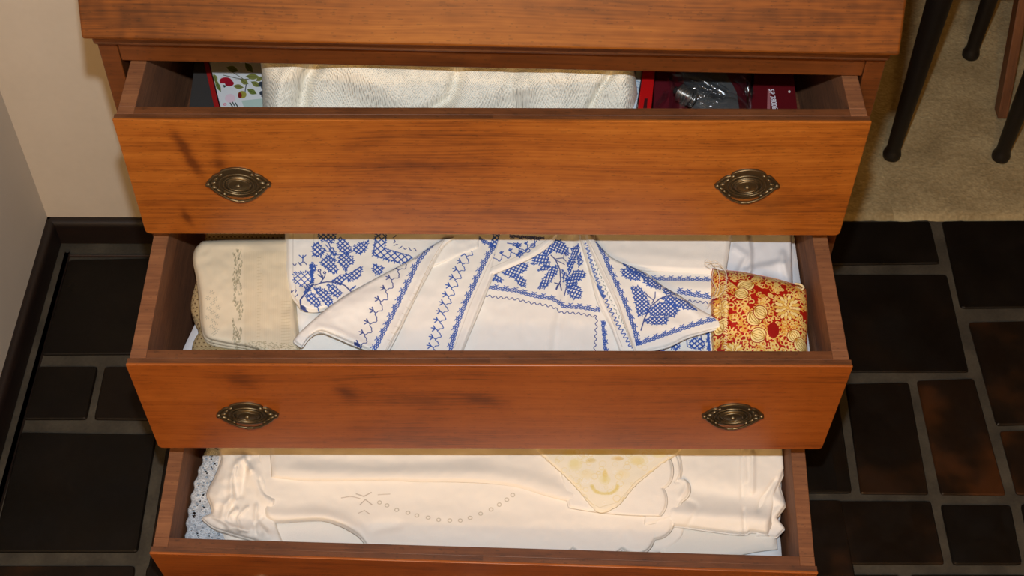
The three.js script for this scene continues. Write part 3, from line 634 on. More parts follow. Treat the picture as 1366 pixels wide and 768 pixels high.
  mesh('printed_lid', flatOn(prism(D, mp, my, my - 0.0018, 0.0004), mpr), new THREE.MeshStandardMaterial({ map: mpr.tex(), roughness: 0.45 }), mb);
  settle(mb, D);
}

/* ---------------- middle drawer ---------------- */
{
  const D = DR[1];
  const WHITE = '#f0eee8';
  clothThing('white_liner_sheet', 'plain white folded sheet lying lowest in the middle drawer, showing at its left corner', 'sheet', D, linen(0xe4e6ea), {
    Y: -0.066, thick: 0.110, layers: 5, roll: 0.005, N: 60, Mv: 24,
    top: [[300, 250], [1050, 250]], bottom: [[232, 500], [1085, 500]], left: [[300, 250], [266, 420], [243, 468], [232, 500]], right: [[1050, 250], [1085, 500]],
  });
  // crochet doily
  {
    const Y = -0.053, left = smooth([[278, 300], [266, 360], [257, 395], [256, 410], [262, 430], [266, 440], [258, 456], [255, 500]]);
    const pr = new Print(D, Y, 240, 290, 410, 500, '#c3a878', 3000);
    for (let y = 300; y < 500; y += 5.2) for (let x = 246; x < 400; x += 5.6) { const j = ((y / 5.2) | 0) % 2 ? 2.8 : 0; pr.fill(arc(x + j + rnd(), y + rnd(), 0.95 + 0.5 * rnd(), 0.8 + 0.4 * rnd(), 0, 360, 8), '#6e5330'); pr.ring(x + j, y, 2.4, 'rgba(226,203,155,0.55)', 1.1); }
    clothThing('crochet_doily', 'tan crocheted doily peeping out under the ecru linen', 'doily', D, linen(0, { map: pr.tex(), print: pr, bump: terry, size: 0.05, scale: 0.0014 }), { Y, thick: 0.012, roll: 0.004, N: 50, Mv: 50, wob: 0.0016, print: pr, top: [[278, 300], [420, 296]], bottom: [[255, 500], [420, 500]], left, right: [[420, 296], [420, 500]] });
  }
  // ecru drawn-thread linen
  {
    const Y = -0.036;
    const pr = new Print(D, Y, 250, 312, 420, 500, '#e2d5ba', 3000);
    
    pr.g.globalAlpha = 0.42;
    for (let k = 0; k < 520; k++) { const t = rnd(), y = mix(330, 474, t), x = 311 + 6 * N3(y * 0.05, 2, 1) + rnd() * 11; if (N3(y * 0.08, x * 0.1, 3) > -0.25) pr.line([[x, y], [x + (rnd() - 0.5), y + 1.6 + rnd()]], '#7d765c', 1.0); }
    for (let k = 0; k < 260; k++) { const x = mix(308, 405, rnd()), y = 460 + (x - 308) * 0.06 + (rnd() - 0.6) * 12; pr.line([[x, y], [x + 1.5, y + 0.3]], '#86795a', 0.9); }
    for (let k = 0; k < 26; k++) pr.line([[343 + rnd(), 345 + k * 4.2], [346 + rnd() * 4, 345 + k * 4.2]], '#b9a67c', 0.8);
    for (let k = 0; k < 16; k++) pr.line([[375, 402 + k * 4], [387, 401 + k * 4]], '#bba87c', 0.8);
    for (const [x, y] of [[283, 391], [288, 400], [278, 398], [284, 405], [279, 412], [291, 411], [277, 423], [290, 423], [284, 417], [283, 437], [289, 432], [286, 446], [281, 452], [289, 441], [285, 428]]) for (let k = 0; k < 6; k++) pr.line([[x + 3.4 * Math.cos(k), y + 2.8 * Math.sin(k)], [x + 1.6 * Math.cos(k), y + 1.2 * Math.sin(k)]], '#77786a', 0.9);
    pr.g.globalAlpha = 0.25;
    for (let k = 0; k < 60; k++) pr.line([[325 + k * 1.5, 335], [326 + k * 1.5, 470]], '#b09a6a', 0.5);
    pr.g.globalAlpha = 1;
    clothThing('ecru_linen_cloth', 'ecru drawn-thread linen cloth folded at the left of the middle drawer', 'cloth', D, linen(0, { map: pr.tex(), print: pr, scale: 0.0008 }), {
      Y, thick: 0.018, layers: 2, roll: 0.008, N: 70, Mv: 70, wob: 0.0014, print: pr, z: 3,
      top: smooth([[270, 321.5], [300, 320], [340, 319], [387, 317]]), bottom: smooth([[281, 453], [310, 459], [333, 463], [352, 470], [375, 486], [400, 496]]),
      left: smooth([[270, 321.5], [261, 331], [258, 344], [263, 370], [267, 400], [269, 430], [273, 447], [281, 453]]), right: [[387, 317], [392, 400], [398, 450], [400, 496]],
      ridges: [[smooth([[322, 340], [318, 400], [322, 465]]), 12, -0.002], [smooth([[350, 345], [352, 400], [345, 440]]), 16, 0.0025], [smooth([[290, 360], [288, 450]]), 14, 0.002]],
    });
  }
  /* --- the blue cross-stitched tablecloth: several folds of one cloth --- */
  const tc = thing('embroidered_tablecloth', 'white tablecloth with blue cross-stitch embroidery, loosely folded in the middle drawer', 'tablecloth');
  const part = (name, Y, box4, draw, o) => {
    const pr = new Print(D, Y, ...box4, WHITE, 2700); if (draw) draw(pr);
    return mesh(name, clothGeo(D, { Y, print: pr, ...o }), linen(0, { map: pr.tex(), print: pr }), tc);
  };
  const BX = (x, y, w, h, r = 0.35) => { const p = []; for (let i = 0; i < 8; i++) { const a = i / 8 * Math.PI * 2 + r; p.push([x + w * Math.cos(a) * (i % 2 ? 0.92 : 1.05), y + h * Math.sin(a) * (i % 2 ? 1.02 : 0.9)]); } return p; };
  // lowest layer
  part('under_fold', -0.047, [376, 250, 970, 500], pr => {
    // two borders running off to the right, and motifs at the front edge
    pr.band([[868, 374], [950, 376]], 4.5, 6, -1); pr.band([[903, 392], [950, 399]], 4.5, 6, -1); pr.wave([[908, 400], [950, 404]], 1.6, 7);
    pr.block(BX(900, 459, 7, 7)); pr.block(BX(880, 466, 6, 4)); pr.line([[916, 450], [917, 462], [922, 464]], BLUE, 1.3); pr.block(BX(930, 458, 10, 8), 5); pr.line([[935, 447], [938, 465]], NAVY, 1.2); pr.block(BX(822, 455, 9, 6, 0.8)); pr.block(BX(838, 462, 6, 6)); pr.band([[946, 440], [948, 470]], 3, 5, 1);
  }, { thick: 0.018, layers: 2, roll: 0.004, N: 120, Mv: 50, wob: 0.0012, z: 8, top: [[388, 262], [960, 262]], bottom: [[392, 500], [960, 500]], left: [[388, 262], [386, 330], [393, 410], [396, 450], [392, 500]], right: [[960, 262], [960, 500]],
    ridges: [[[[398, 424], [440, 428]], 7, 0.003], [[[880, 380], [948, 384]], 9, 0.003]] });
  // left fold with the flower sprays
  part('flower_fold', -0.032, [376, 290, 640, 425], pr => {
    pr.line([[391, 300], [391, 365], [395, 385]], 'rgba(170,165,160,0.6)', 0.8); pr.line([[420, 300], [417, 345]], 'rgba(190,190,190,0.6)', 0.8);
    const st = 4.4;
    pr.block([[425, 316], [430, 322], [436, 321], [439, 326], [445, 322], [448, 313], [440, 306], [426, 306]], st);
    pr.block([[418, 327], [424, 324], [430, 331], [435, 334], [430, 338], [428, 342], [418, 340], [417, 333]], st);
    pr.block([[439, 331], [443, 330], [449, 338], [446, 342], [440, 336]], st);
    pr.block([[453, 318], [458, 319], [465, 326], [468, 332], [463, 337], [455, 335], [450, 328]], st);
    pr.block([[472, 328], [478, 325], [491, 322], [488, 333], [480, 338], [472, 334]], st);
    pr.block([[430, 348], [438, 341], [447, 346], [446, 353], [450, 359], [447, 364], [440, 362], [434, 357], [428, 352]], st);
    pr.block([[453, 342], [461, 338], [470, 343], [471, 350], [465, 353], [462, 360], [458, 357], [452, 350]], st);
    pr.block([[444, 374], [454, 367], [466, 365], [480, 356], [482, 360], [478, 370], [467, 375], [460, 372], [455, 379], [447, 377]], st);
    pr.block([[497, 360], [499, 352], [504, 354], [511, 356], [509, 363], [502, 366]], st);
    pr.line([[434, 326], [447, 340]], BLUE, 1.2); pr.line([[449, 340], [463, 338], [472, 334]], BLUE, 1.2); pr.line([[460, 360], [463, 366]], BLUE, 1.2); pr.line([[436, 338], [440, 345]], BLUE, 1.2);
    // sprig and stem
    pr.line([[420, 380], [428, 377], [436, 375.5], [450, 376], [460, 380], [468, 388]], NAVY, 1.8); pr.line([[467, 386], [474, 381], [471, 384]], BLUE, 1.8); pr.line([[428, 376], [431, 371], [424, 366]], NAVY, 1.5); pr.line([[431, 371], [430, 367]], NAVY, 1.2); pr.ring(426, 360.5, 1.8, NAVY, 1.4); pr.ring(433, 363.5, 1.5, NAVY, 1.4); pr.line([[427, 363], [430, 371]], NAVY, 1.3); pr.line([[434, 366], [431, 372]], NAVY, 1.3);
    pr.line([[404, 340], [404, 349], [400, 352]], BLUE, 1.4); pr.line([[399, 340], [404, 344], [408, 340]], BLUE, 1.4); pr.wave([[391, 352], [416, 351]], 2.2, 8, NAVY, 1.2, true);
    pr.block([[393, 364], [416, 362], [418, 374], [406, 381], [393, 376]], 6, 0.75, BLUE, 1.3); pr.block([[416, 350], [422, 355], [420, 361], [415, 361]], 3.6); pr.band([[417, 352], [418, 376]], 3, 4.5, 1);
    pr.line([[418, 379], [408, 392], [401, 401], [401, 408], [409, 412]], NAVY, 2.4); pr.block([[408, 382], [416, 380], [414, 388], [406, 394]], 3.6);
    pr.block([[409, 395], [418, 392], [424, 399], [427, 405], [424, 410], [418, 406], [410, 400]], st); pr.block([[420, 385], [428, 384], [436, 388], [441, 396], [443, 402], [437, 407], [429, 399]], st); pr.block([[437, 379], [446, 381], [456, 390], [450, 396], [441, 391]], st);
    pr.wave([[388, 386], [396, 388], [394, 402]], 1.8, 8, NAVY, 1.2, true);
    // square border corner
    const d = (pts) => { pr.band(pts, 5, 6.5, 1, BLUE, 1); };
    pr.block([[503, 300], [516, 300], [514, 331], [520, 334], [545, 340], [548, 344], [535, 350], [515, 345], [498, 339], [501, 322]], 6.2, 0.8, BLUE, 1.7); pr.line([[501, 316], [498, 340], [534, 350]], BLUE, 1.3); pr.line([[515, 314], [513, 331], [547, 341]], BLUE, 1.3);
    pr.wave([[528, 300], [525, 325], [532, 329], [562, 334]], 1.8, 8, NAVY, 1.2, true);
  }, { thick: 0.009, roll: 0.0045, N: 110, Mv: 60, wob: 0.0012, z: 12, top: [[382, 262], [640, 262]], bottom: smooth([[402, 409], [412, 413], [432, 412], [470, 398], [540, 372], [640, 330]]), left: smooth([[382, 262], [382, 330], [383, 370], [390, 393], [402, 409]]), right: [[640, 262], [640, 330]],
    ridges: [[smooth([[416, 384], [404, 398], [404, 409]]), 6, 0.003], [smooth([[388, 320], [389, 370]]), 4, 0.0012], [[[404, 380], [416, 376]], 5, -0.002]] });
  // middle panel with the long border
  part('border_panel', -0.043, [600, 290, 880, 500], pr => {
    const st = 4.2;
    pr.band([[645, 384], [680, 389], [705, 395], [735, 402], [752, 409], [770, 413], [800, 416]], 4.6, 6.3, -1);
    pr.wave([[640, 393], [680, 398], [720, 406], [750, 415], [780, 421], [796, 422]], 1.5, 7.6); pr.wave([[796, 422], [795, 445], [793, 470]], 1.5, 7.6); pr.band([[802, 428], [806, 470]], 4, 6, -1);
    pr.block([[652, 368], [660, 365], [670, 373], [668, 376], [656, 373]], st, 0.4); pr.block([[671, 363], [682, 356], [690, 350], [703, 351], [702, 359], [694, 364], [684, 369]], st, 0.4); pr.block([[686, 369], [692, 366], [701, 374], [701, 382], [693, 380]], st, 0.4);
    pr.block([[728, 327], [735, 321], [748, 322], [757, 330], [757, 338], [748, 338], [738, 336], [731, 342], [727, 338]], 3.6, 0.3); pr.block([[712, 342], [722, 335], [731, 345], [733, 358], [722, 352], [710, 352]], st, 0.2); pr.block([[718, 361], [726, 354], [734, 357], [728, 361]], st, 0.3);
    pr.block([[719, 384], [725, 372], [737, 358], [744, 356], [742, 366], [735, 376], [728, 384]], 3.8, 0.2); pr.block([[750, 360], [757, 364], [761, 371], [752, 374]], st, 0.2); pr.block([[757, 350], [764, 334], [762, 330], [771, 328], [772, 334], [766, 350], [760, 362]], 3.4, 0.4); pr.block([[770, 345], [774, 340], [777, 352], [772, 356]], st);
    pr.block([[756, 372], [766, 362], [778, 364], [780, 370], [766, 380], [758, 381]], 3.8, 0.2); pr.block([[758, 382], [766, 378], [775, 388], [774, 398], [765, 398], [758, 388]], st, 0.5);
    pr.line([[735, 342], [741, 348], [747, 360], [748, 375], [742, 388]], NAVY, 1.6); pr.line([[741, 347], [751, 344], [755, 347]], NAVY, 1.4); pr.line([[742, 349], [753, 352]], NAVY, 1.4); pr.line([[752, 343], [753, 336], [755, 340]], NAVY, 1.2); pr.line([[745, 380], [740, 379]], NAVY, 1.8); pr.line([[747, 379], [749, 387]], NAVY, 1.8); pr.line([[742, 387], [744, 382]], NAVY, 2);
    pr.line([[757, 376], [753, 392]], NAVY, 1.3);
  }, { thick: 0.008, roll: 0.003, N: 120, Mv: 60, wob: 0.0011, z: 16, top: [[640, 300], [800, 300]], bottom: [[598, 500], [870, 500]], left: [[640, 300], [598, 500]], right: [[800, 300], [870, 500]],
    ridges: [[smooth([[765, 318], [760, 350], [756, 390], [744, 430], [738, 490]]), 7, -0.004], [smooth([[775, 320], [776, 400], [770, 490]]), 12, 0.003], [smooth([[735, 330], [738, 400], [728, 490]]), 14, 0.003], [smooth([[690, 390], [686, 490]]), 10, 0.0015], [smooth([[640, 420], [625, 490]]), 10, -0.002]] });
  // back strip turned towards the rear
  part('back_turn', -0.034, [640, 290, 760, 380], pr => {
    pr.sprigs([[660, 347], [690, 337], [706, 329], [716, 321]], 12, -1, BLUE, 5); pr.block([[689, 340], [694, 334], [699, 337], [693, 343]], 3); pr.block(BX(690, 326, 5, 2.4), 3.4); pr.line([[677, 324], [684, 325]], BLUE, 1.8); pr.band([[680, 313], [726, 316]], 3, 6, 1, NAVY);
    for (const [x, y] of [[711, 327], [704, 334]]) pr.ring(x, y, 3, BLUE, 1.3); pr.line([[703, 333], [716, 321]], BLUE, 1.2);
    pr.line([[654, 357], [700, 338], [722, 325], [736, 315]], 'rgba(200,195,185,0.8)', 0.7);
  }, { thick: 0.004, roll: 0.0025, N: 60, Mv: 24, wob: 0.0008, z: 20, top: [[672, 290], [750, 290]], bottom: smooth([[650, 368], [690, 351], [712, 340], [728, 329], [742, 314], [750, 300]]), left: [[672, 290], [650, 368]], right: [[750, 290], [750, 300]], ridges: [[smooth([[652, 364], [700, 343], [735, 320]]), 4, 0.001]] });
  // second hem fold
  part('hem_fold', -0.035, [505, 290, 700, 500], pr => {
    pr.sprigs([[634, 322], [627, 340], [616, 362], [606, 385], [596, 410], [588, 437], [578, 475]], 11.5, 1, BLUE, 8);
    pr.band([[662, 328], [652, 344], [641, 366], [632, 386], [622, 408], [612, 434], [601, 475]], 5, 6, 1);
    pr.block([[655, 300], [667, 313], [661, 329], [654, 325], [658, 316]], 4); pr.band([[636, 314], [658, 326]], 3.5, 5, 1);
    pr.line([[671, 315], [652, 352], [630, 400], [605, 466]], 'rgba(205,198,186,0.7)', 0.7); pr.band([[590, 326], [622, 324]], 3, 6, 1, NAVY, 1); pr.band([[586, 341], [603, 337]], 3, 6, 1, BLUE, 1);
  }, { thick: 0.006, roll: 0.003, N: 80, Mv: 60, wob: 0.0012, z: 24, top: [[608, 280], [690, 290]], bottom: [[505, 500], [604, 500]], left: smooth([[608, 280], [592, 318], [570, 355], [530, 440], [505, 500]]), right: smooth([[690, 290], [681, 314], [652, 378], [617, 466], [604, 500]]),
    ridges: [[smooth([[560, 400], [540, 470]]), 14, 0.002], [smooth([[610, 345], [600, 380]]), 14, 0.002], [smooth([[676, 316], [648, 380], [610, 470]]), 3.5, 0.001]] });
  // front flap turned over, tip to the left
  part('turned_flap', -0.0255, [380, 300, 640, 500], pr => {
    pr.sprigs([[544, 349], [535, 360], [526, 374], [517, 392], [508, 410], [498, 430], [488, 452], [478, 478]], 17, 1, NAVY, 8);
    pr.band([[580, 326], [569, 338], [558, 354], [549, 374], [539, 394], [527, 418], [514, 444], [496, 478]], 5.2, 6, 1);
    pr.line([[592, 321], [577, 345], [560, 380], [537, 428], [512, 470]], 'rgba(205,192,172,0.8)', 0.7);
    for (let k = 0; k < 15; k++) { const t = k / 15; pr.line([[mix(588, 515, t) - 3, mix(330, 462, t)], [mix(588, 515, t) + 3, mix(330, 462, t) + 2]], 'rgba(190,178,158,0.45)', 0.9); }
    pr.band([[593, 326], [640, 321]], 2.6, 6, 1, NAVY, 1);
  }, { thick: 0.005, roll: 0.0035, N: 110, Mv: 60, wob: 0.0013, z: 28,
    top: smooth([[399, 444], [420, 425], [450, 402], [500, 372], [550, 345], [575, 328], [592, 318]]), bottom: smooth([[403, 462], [412, 449], [427, 441], [445, 447], [470, 458], [497, 468], [512, 475]]), left: smooth([[399, 444], [393, 454], [403, 462]]), right: smooth([[592, 318], [604, 317], [592, 328], [570, 365], [545, 412], [520, 462], [512, 475]]),
    ridges: [[smooth([[425, 436], [445, 440], [490, 462]]), 5, 0.0025], [smooth([[405, 450], [450, 420], [520, 385]]), 16, 0.002], [[[430, 430], [560, 360]], 10, 0.001], [smooth([[586, 327], [560, 372], [516, 462]]), 3.4, 0.001]] });
  // narrow double hem
  part('double_hem', -0.037, [760, 290, 870, 500], pr => {
    const c = [[777, 322], [783, 345], [793, 375], [806, 405], [820, 432], [838, 462]];
    pr.wave(c.map(([x, y]) => [x + 5, y + 2]), 2.6, 6.5, BLUE, 1.3); pr.wave(c.map(([x, y]) => [x + 9, y - 4]), 1.2, 7, '#7d8f93', 1, true);
    pr.fill([[796, 382], [800, 381], [807, 396], [803, 398]], '#3d63b8'); pr.line([[783, 330], [791, 362], [803, 392]], 'rgba(120,150,215,0.9)', 1.5);
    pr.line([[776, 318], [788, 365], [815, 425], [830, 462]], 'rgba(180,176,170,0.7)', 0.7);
  }, { thick: 0.005, roll: 0.0025, N: 26, Mv: 60, wob: 0.0006, z: 30, top: [[771, 290], [792, 290]], bottom: [[838, 500], [868, 500]], left: smooth([[771, 290], [774, 318], [786, 360], [800, 405], [815, 435], [838, 500]]), right: smooth([[792, 290], [796, 330], [815, 380], [846, 462], [868, 500]]), ridges: [[smooth([[775, 318], [790, 365], [822, 440]]), 3, 0.002]] });
  // right-hand flap with the leaf spray
  part('leaf_flap', -0.031, [770, 290, 970, 500], pr => {
    pr.band([[794, 322], [803, 340], [812, 361], [822, 383], [834, 410], [843, 437], [849, 461]], 4.6, 6, -1); pr.band([[849, 461], [870, 455], [895, 446], [920, 438], [955, 427]], 4.6, 6.3, -1);
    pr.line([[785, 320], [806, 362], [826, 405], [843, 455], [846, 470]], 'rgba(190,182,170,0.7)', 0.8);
    const st = 3.8;
    pr.block([[831, 351], [838, 351], [852, 360], [862, 366], [858, 370], [846, 366]], st); pr.block([[829, 360], [838, 358], [854, 366], [852, 374], [840, 372], [832, 368]], st); pr.block([[858, 370], [866, 370], [882, 380], [880, 386], [868, 383], [860, 378]], 3.4); pr.block([[884, 386], [890, 383], [900, 391], [888, 393]], st);
    pr.block([[843, 384], [852, 383], [860, 392], [866, 405], [862, 416], [852, 420], [848, 404]], st); pr.block([[864, 414], [880, 404], [896, 404], [904, 414], [898, 422], [884, 420], [870, 420]], st); pr.block([[884, 398], [896, 396], [916, 402], [928, 414], [912, 412], [896, 406]], st); pr.block([[860, 426], [872, 422], [890, 424], [888, 432], [874, 433], [862, 430]], st);
    pr.line([[855, 441], [860, 424], [868, 408], [880, 398], [898, 393], [915, 392]], NAVY, 1.5); pr.line([[870, 404], [874, 396], [874, 390]], NAVY, 1.2); pr.line([[872, 400], [864, 394], [861, 390]], NAVY, 1.3);
  }, { thick: 0.006, roll: 0.003, N: 90, Mv: 60, wob: 0.001, z: 33,
    top: smooth([[780, 300], [796, 322], [815, 342], [835, 352], [862, 364], [885, 382], [905, 394], [930, 410], [962, 428]]), bottom: smooth([[850, 474], [860, 468], [890, 461], [915, 449], [935, 443], [962, 436]], 30), left: smooth([[780, 300], [784, 322], [806, 368], [828, 412], [842, 452], [850, 474]]), right: [[962, 428], [962, 436]],
    ridges: [[smooth([[786, 322], [810, 372], [846, 460]]), 4, 0.0012], [smooth([[850, 368], [880, 388], [930, 418]]), 6, 0.002], [smooth([[860, 440], [930, 425]]), 12, 0.0015]] });
  settle(tc, D);

  clothThing('folded_white_napkin', 'plain white cloth folded flat behind the blue leaf spray', 'napkin', D, linen(0xf1ede6), {
    Y: -0.041, thick: 0.008, layers: 1, roll: 0.003, N: 60, Mv: 36, wob: 0.0008, z: 40, top: [[786, 262], [982, 262]], bottom: [[800, 350], [864, 358], [945, 362], [972, 363]], left: [[786, 262], [800, 350]], right: [[982, 262], [973, 321], [968, 355], [972, 363]], ridges: [[[[800, 336], [960, 348]], 7, 0.001]] });
  clothThing('creased_white_paper', 'creased bluish-white tissue paper behind the brocade pouch', 'paper', D, new THREE.MeshStandardMaterial({ color: 0xdfe1e6, roughness: 0.8, side: THREE.DoubleSide }), {
    Y: -0.053, thick: 0.012, roll: 0.002, N: 60, Mv: 50, wob: 0.001, z: 44, top: [[955, 262], [1058, 262]], bottom: [[960, 420], [1062, 420]], left: [[955, 262], [960, 420]], right: smooth([[1050, 262], [1055, 318], [1056, 360], [1060, 420]]),
    ridges: [[[[998, 318], [1001, 334], [1001, 360]], 3, 0.006, 18], [[[1002, 358], [1026, 354], [1040, 350]], 4, 0.005, 12], [[[1044, 340], [1052, 380]], 5, 0.005], [[[980, 330], [996, 342], [985, 362]], 4, 0.003], [[[1020, 372], [1050, 384]], 6, 0.004]] });

  // brocade pouch
  {
    const Y = -0.034, po = thing('brocade_pouch', 'red silk pouch woven with gold chrysanthemums at the right of the middle drawer', 'pouch');
    const pr = new Print(D, Y + 0.010, 940, 345, 1090, 500, '#b01a0c', 4200);
    const G = '#e6bd5c', G2 = '#f8e096', RD = '#9a1a0a';
    for (let k = 0; k < 640; k++) { const x = mix(950, 1080, rnd()), y = mix(350, 480, rnd()), r = 2.2 + rnd() * 1.9, a = rnd() * 6.28; const p = []; for (let i = 0; i <= 9; i++) { const t = a + i * 0.5; p.push([x + r * (1 - i * 0.03) * Math.cos(t), y + r * (1 - i * 0.05) * Math.sin(t)]); } p.push([p[9][0] + 2.4 * Math.cos(a + 5.6), p[9][1] + 2.4 * Math.sin(a + 5.6)]); pr.line(p, k % 3 ? '#f0cd78' : '#e0a848', 1.8); }
    const mum = (x, y, R) => { pr.fill(arc(x, y, R * 1.06, R * 1.06, 0, 360, 30), RD); for (const [rr, n, s] of [[0.82, 18, 0.19], [0.56, 14, 0.16], [0.3, 9, 0.13]]) for (let i = 0; i < n; i++) { const a = i / n * 6.283; const c = [x + R * rr * Math.cos(a), y + R * rr * Math.sin(a)]; const p = []; for (let k = 0; k <= 12; k++) { const t = k / 12 * 6.283, u = R * s * 1.25 * Math.cos(t), v = R * s * 0.72 * Math.sin(t); p.push([c[0] + u * Math.cos(a) - v * Math.sin(a), c[1] + u * Math.sin(a) + v * Math.cos(a)]); } pr.fill(p, (i % 2) ? G : G2); } pr.fill(arc(x, y, R * 0.14, R * 0.14, 0, 360, 10), G); };
    const puff = (x, y, rx, ry, a) => { pr.fill(arc(x, y, rx * 1.1, ry * 1.1, 0, 360, 24), RD); pr.fill(arc(x, y, rx, ry, 0, 360, 24), G2); for (let i = -2; i <= 2; i++) { const p = []; for (let k = 0; k <= 6; k++) { const t = k / 6, u = -rx + 2 * rx * t, v = i * ry * 0.36 * Math.sin(t * Math.PI); p.push([x + u * Math.cos(a) - v * Math.sin(a), y + u * Math.sin(a) + v * Math.cos(a)]); } pr.line(p, '#b4832e', 0.9); } };
    mum(1051, 409, 17); puff(1006, 426, 10, 10, 0.9); puff(1014, 418, 9, 9, 0.5); puff(1011, 448, 10, 9, 0.4); puff(1059, 449, 9, 8, 0.9); puff(1069, 459, 10, 9, 0.7); mum(980, 466, 12); puff(995, 380, 11, 8, -0.3); puff(989, 392, 9, 8, 0.3); mum(963, 410, 10); puff(962, 432, 8, 9, 1.2); mum(1046, 476, 9); mum(962, 385, 8);
    pr.fill(arc(1031, 442, 8, 11, 0, 360, 16), '#9a1210');
    for (let y = 356; y < 480; y += 3) { pr.line([[966 + rnd() * 2, y], [969 + rnd() * 2, y + 2]], '#f6e3a8', 1.4); }
    const silk = new THREE.MeshPhysicalMaterial({ map: pr.tex(), roughness: 0.45, metalness: 0.0, sheen: 0.4, sheenColor: new THREE.Color(0xff8844), sheenRoughness: 0.4, bumpScale: 0.0005, side: THREE.DoubleSide });
    silk.bumpMap = silk.map;
    mesh('pouch_body', clothGeo(D, { Y, print: pr, thick: 0.030, roll: 0.012, N: 70, Mv: 60, wob: 0.0012, z: 50,
      top: smooth([[949, 355], [962, 359], [990, 362], [1010, 366], [1035, 371], [1052, 376], [1070, 381], [1075, 386]]), bottom: [[951, 498], [1080, 498]], left: [[949, 355], [949, 420], [951, 498]], right: smooth([[1075, 386], [1077, 410], [1077, 460], [1080, 498]]),
      ridges: [[[[1000, 410], [1030, 450]], 46, 0.014], [[[960, 380], [956, 480]], 5, -0.003], [[[968, 366], [969, 480]], 5, 0.004], [[[1060, 392], [1066, 480]], 12, 0.003]] }), silk, po);
    mesh('pouch_cord', new THREE.TubeGeometry(new THREE.CatmullRomCurve3([[1060, 378], [1067, 379], [1072, 383], [1069, 386], [1063, 383]].map(([x, y]) => trace(D, x, y, -0.036))), 20, 0.0014, 6), card(0xd9c79a), po);
    settle(po, D);
  }
  // tangle of loose thread
  {
    const parts = [];
    const loops = [[[948, 356], [940, 350], [943, 346], [952, 352], [958, 362], [960, 378], [957, 392], [950, 398], [945, 402]], [[950, 352], [960, 353], [968, 362], [969, 378], [962, 392], [952, 398]], [[952, 358], [950, 372], [955, 386], [949, 399], [943, 408]], [[944, 350], [955, 348], [965, 357], [971, 372]]];
    loops.forEach((L, i) => parts.push(new THREE.TubeGeometry(new THREE.CatmullRomCurve3(L.map(([x, y], k) => trace(D, x, y, -0.012 - 0.001 * i + 0.0015 * Math.sin(k * 2 + i)))), 60, 0.00038, 5)));
    const m = mesh(numbered('loose_thread'), join(...parts), card(0xe6d9c4, 0.9), scene); tag(m, 'loose pale thread tangled over the corner of the brocade pouch', 'thread'); settle(m, D);
  }
}

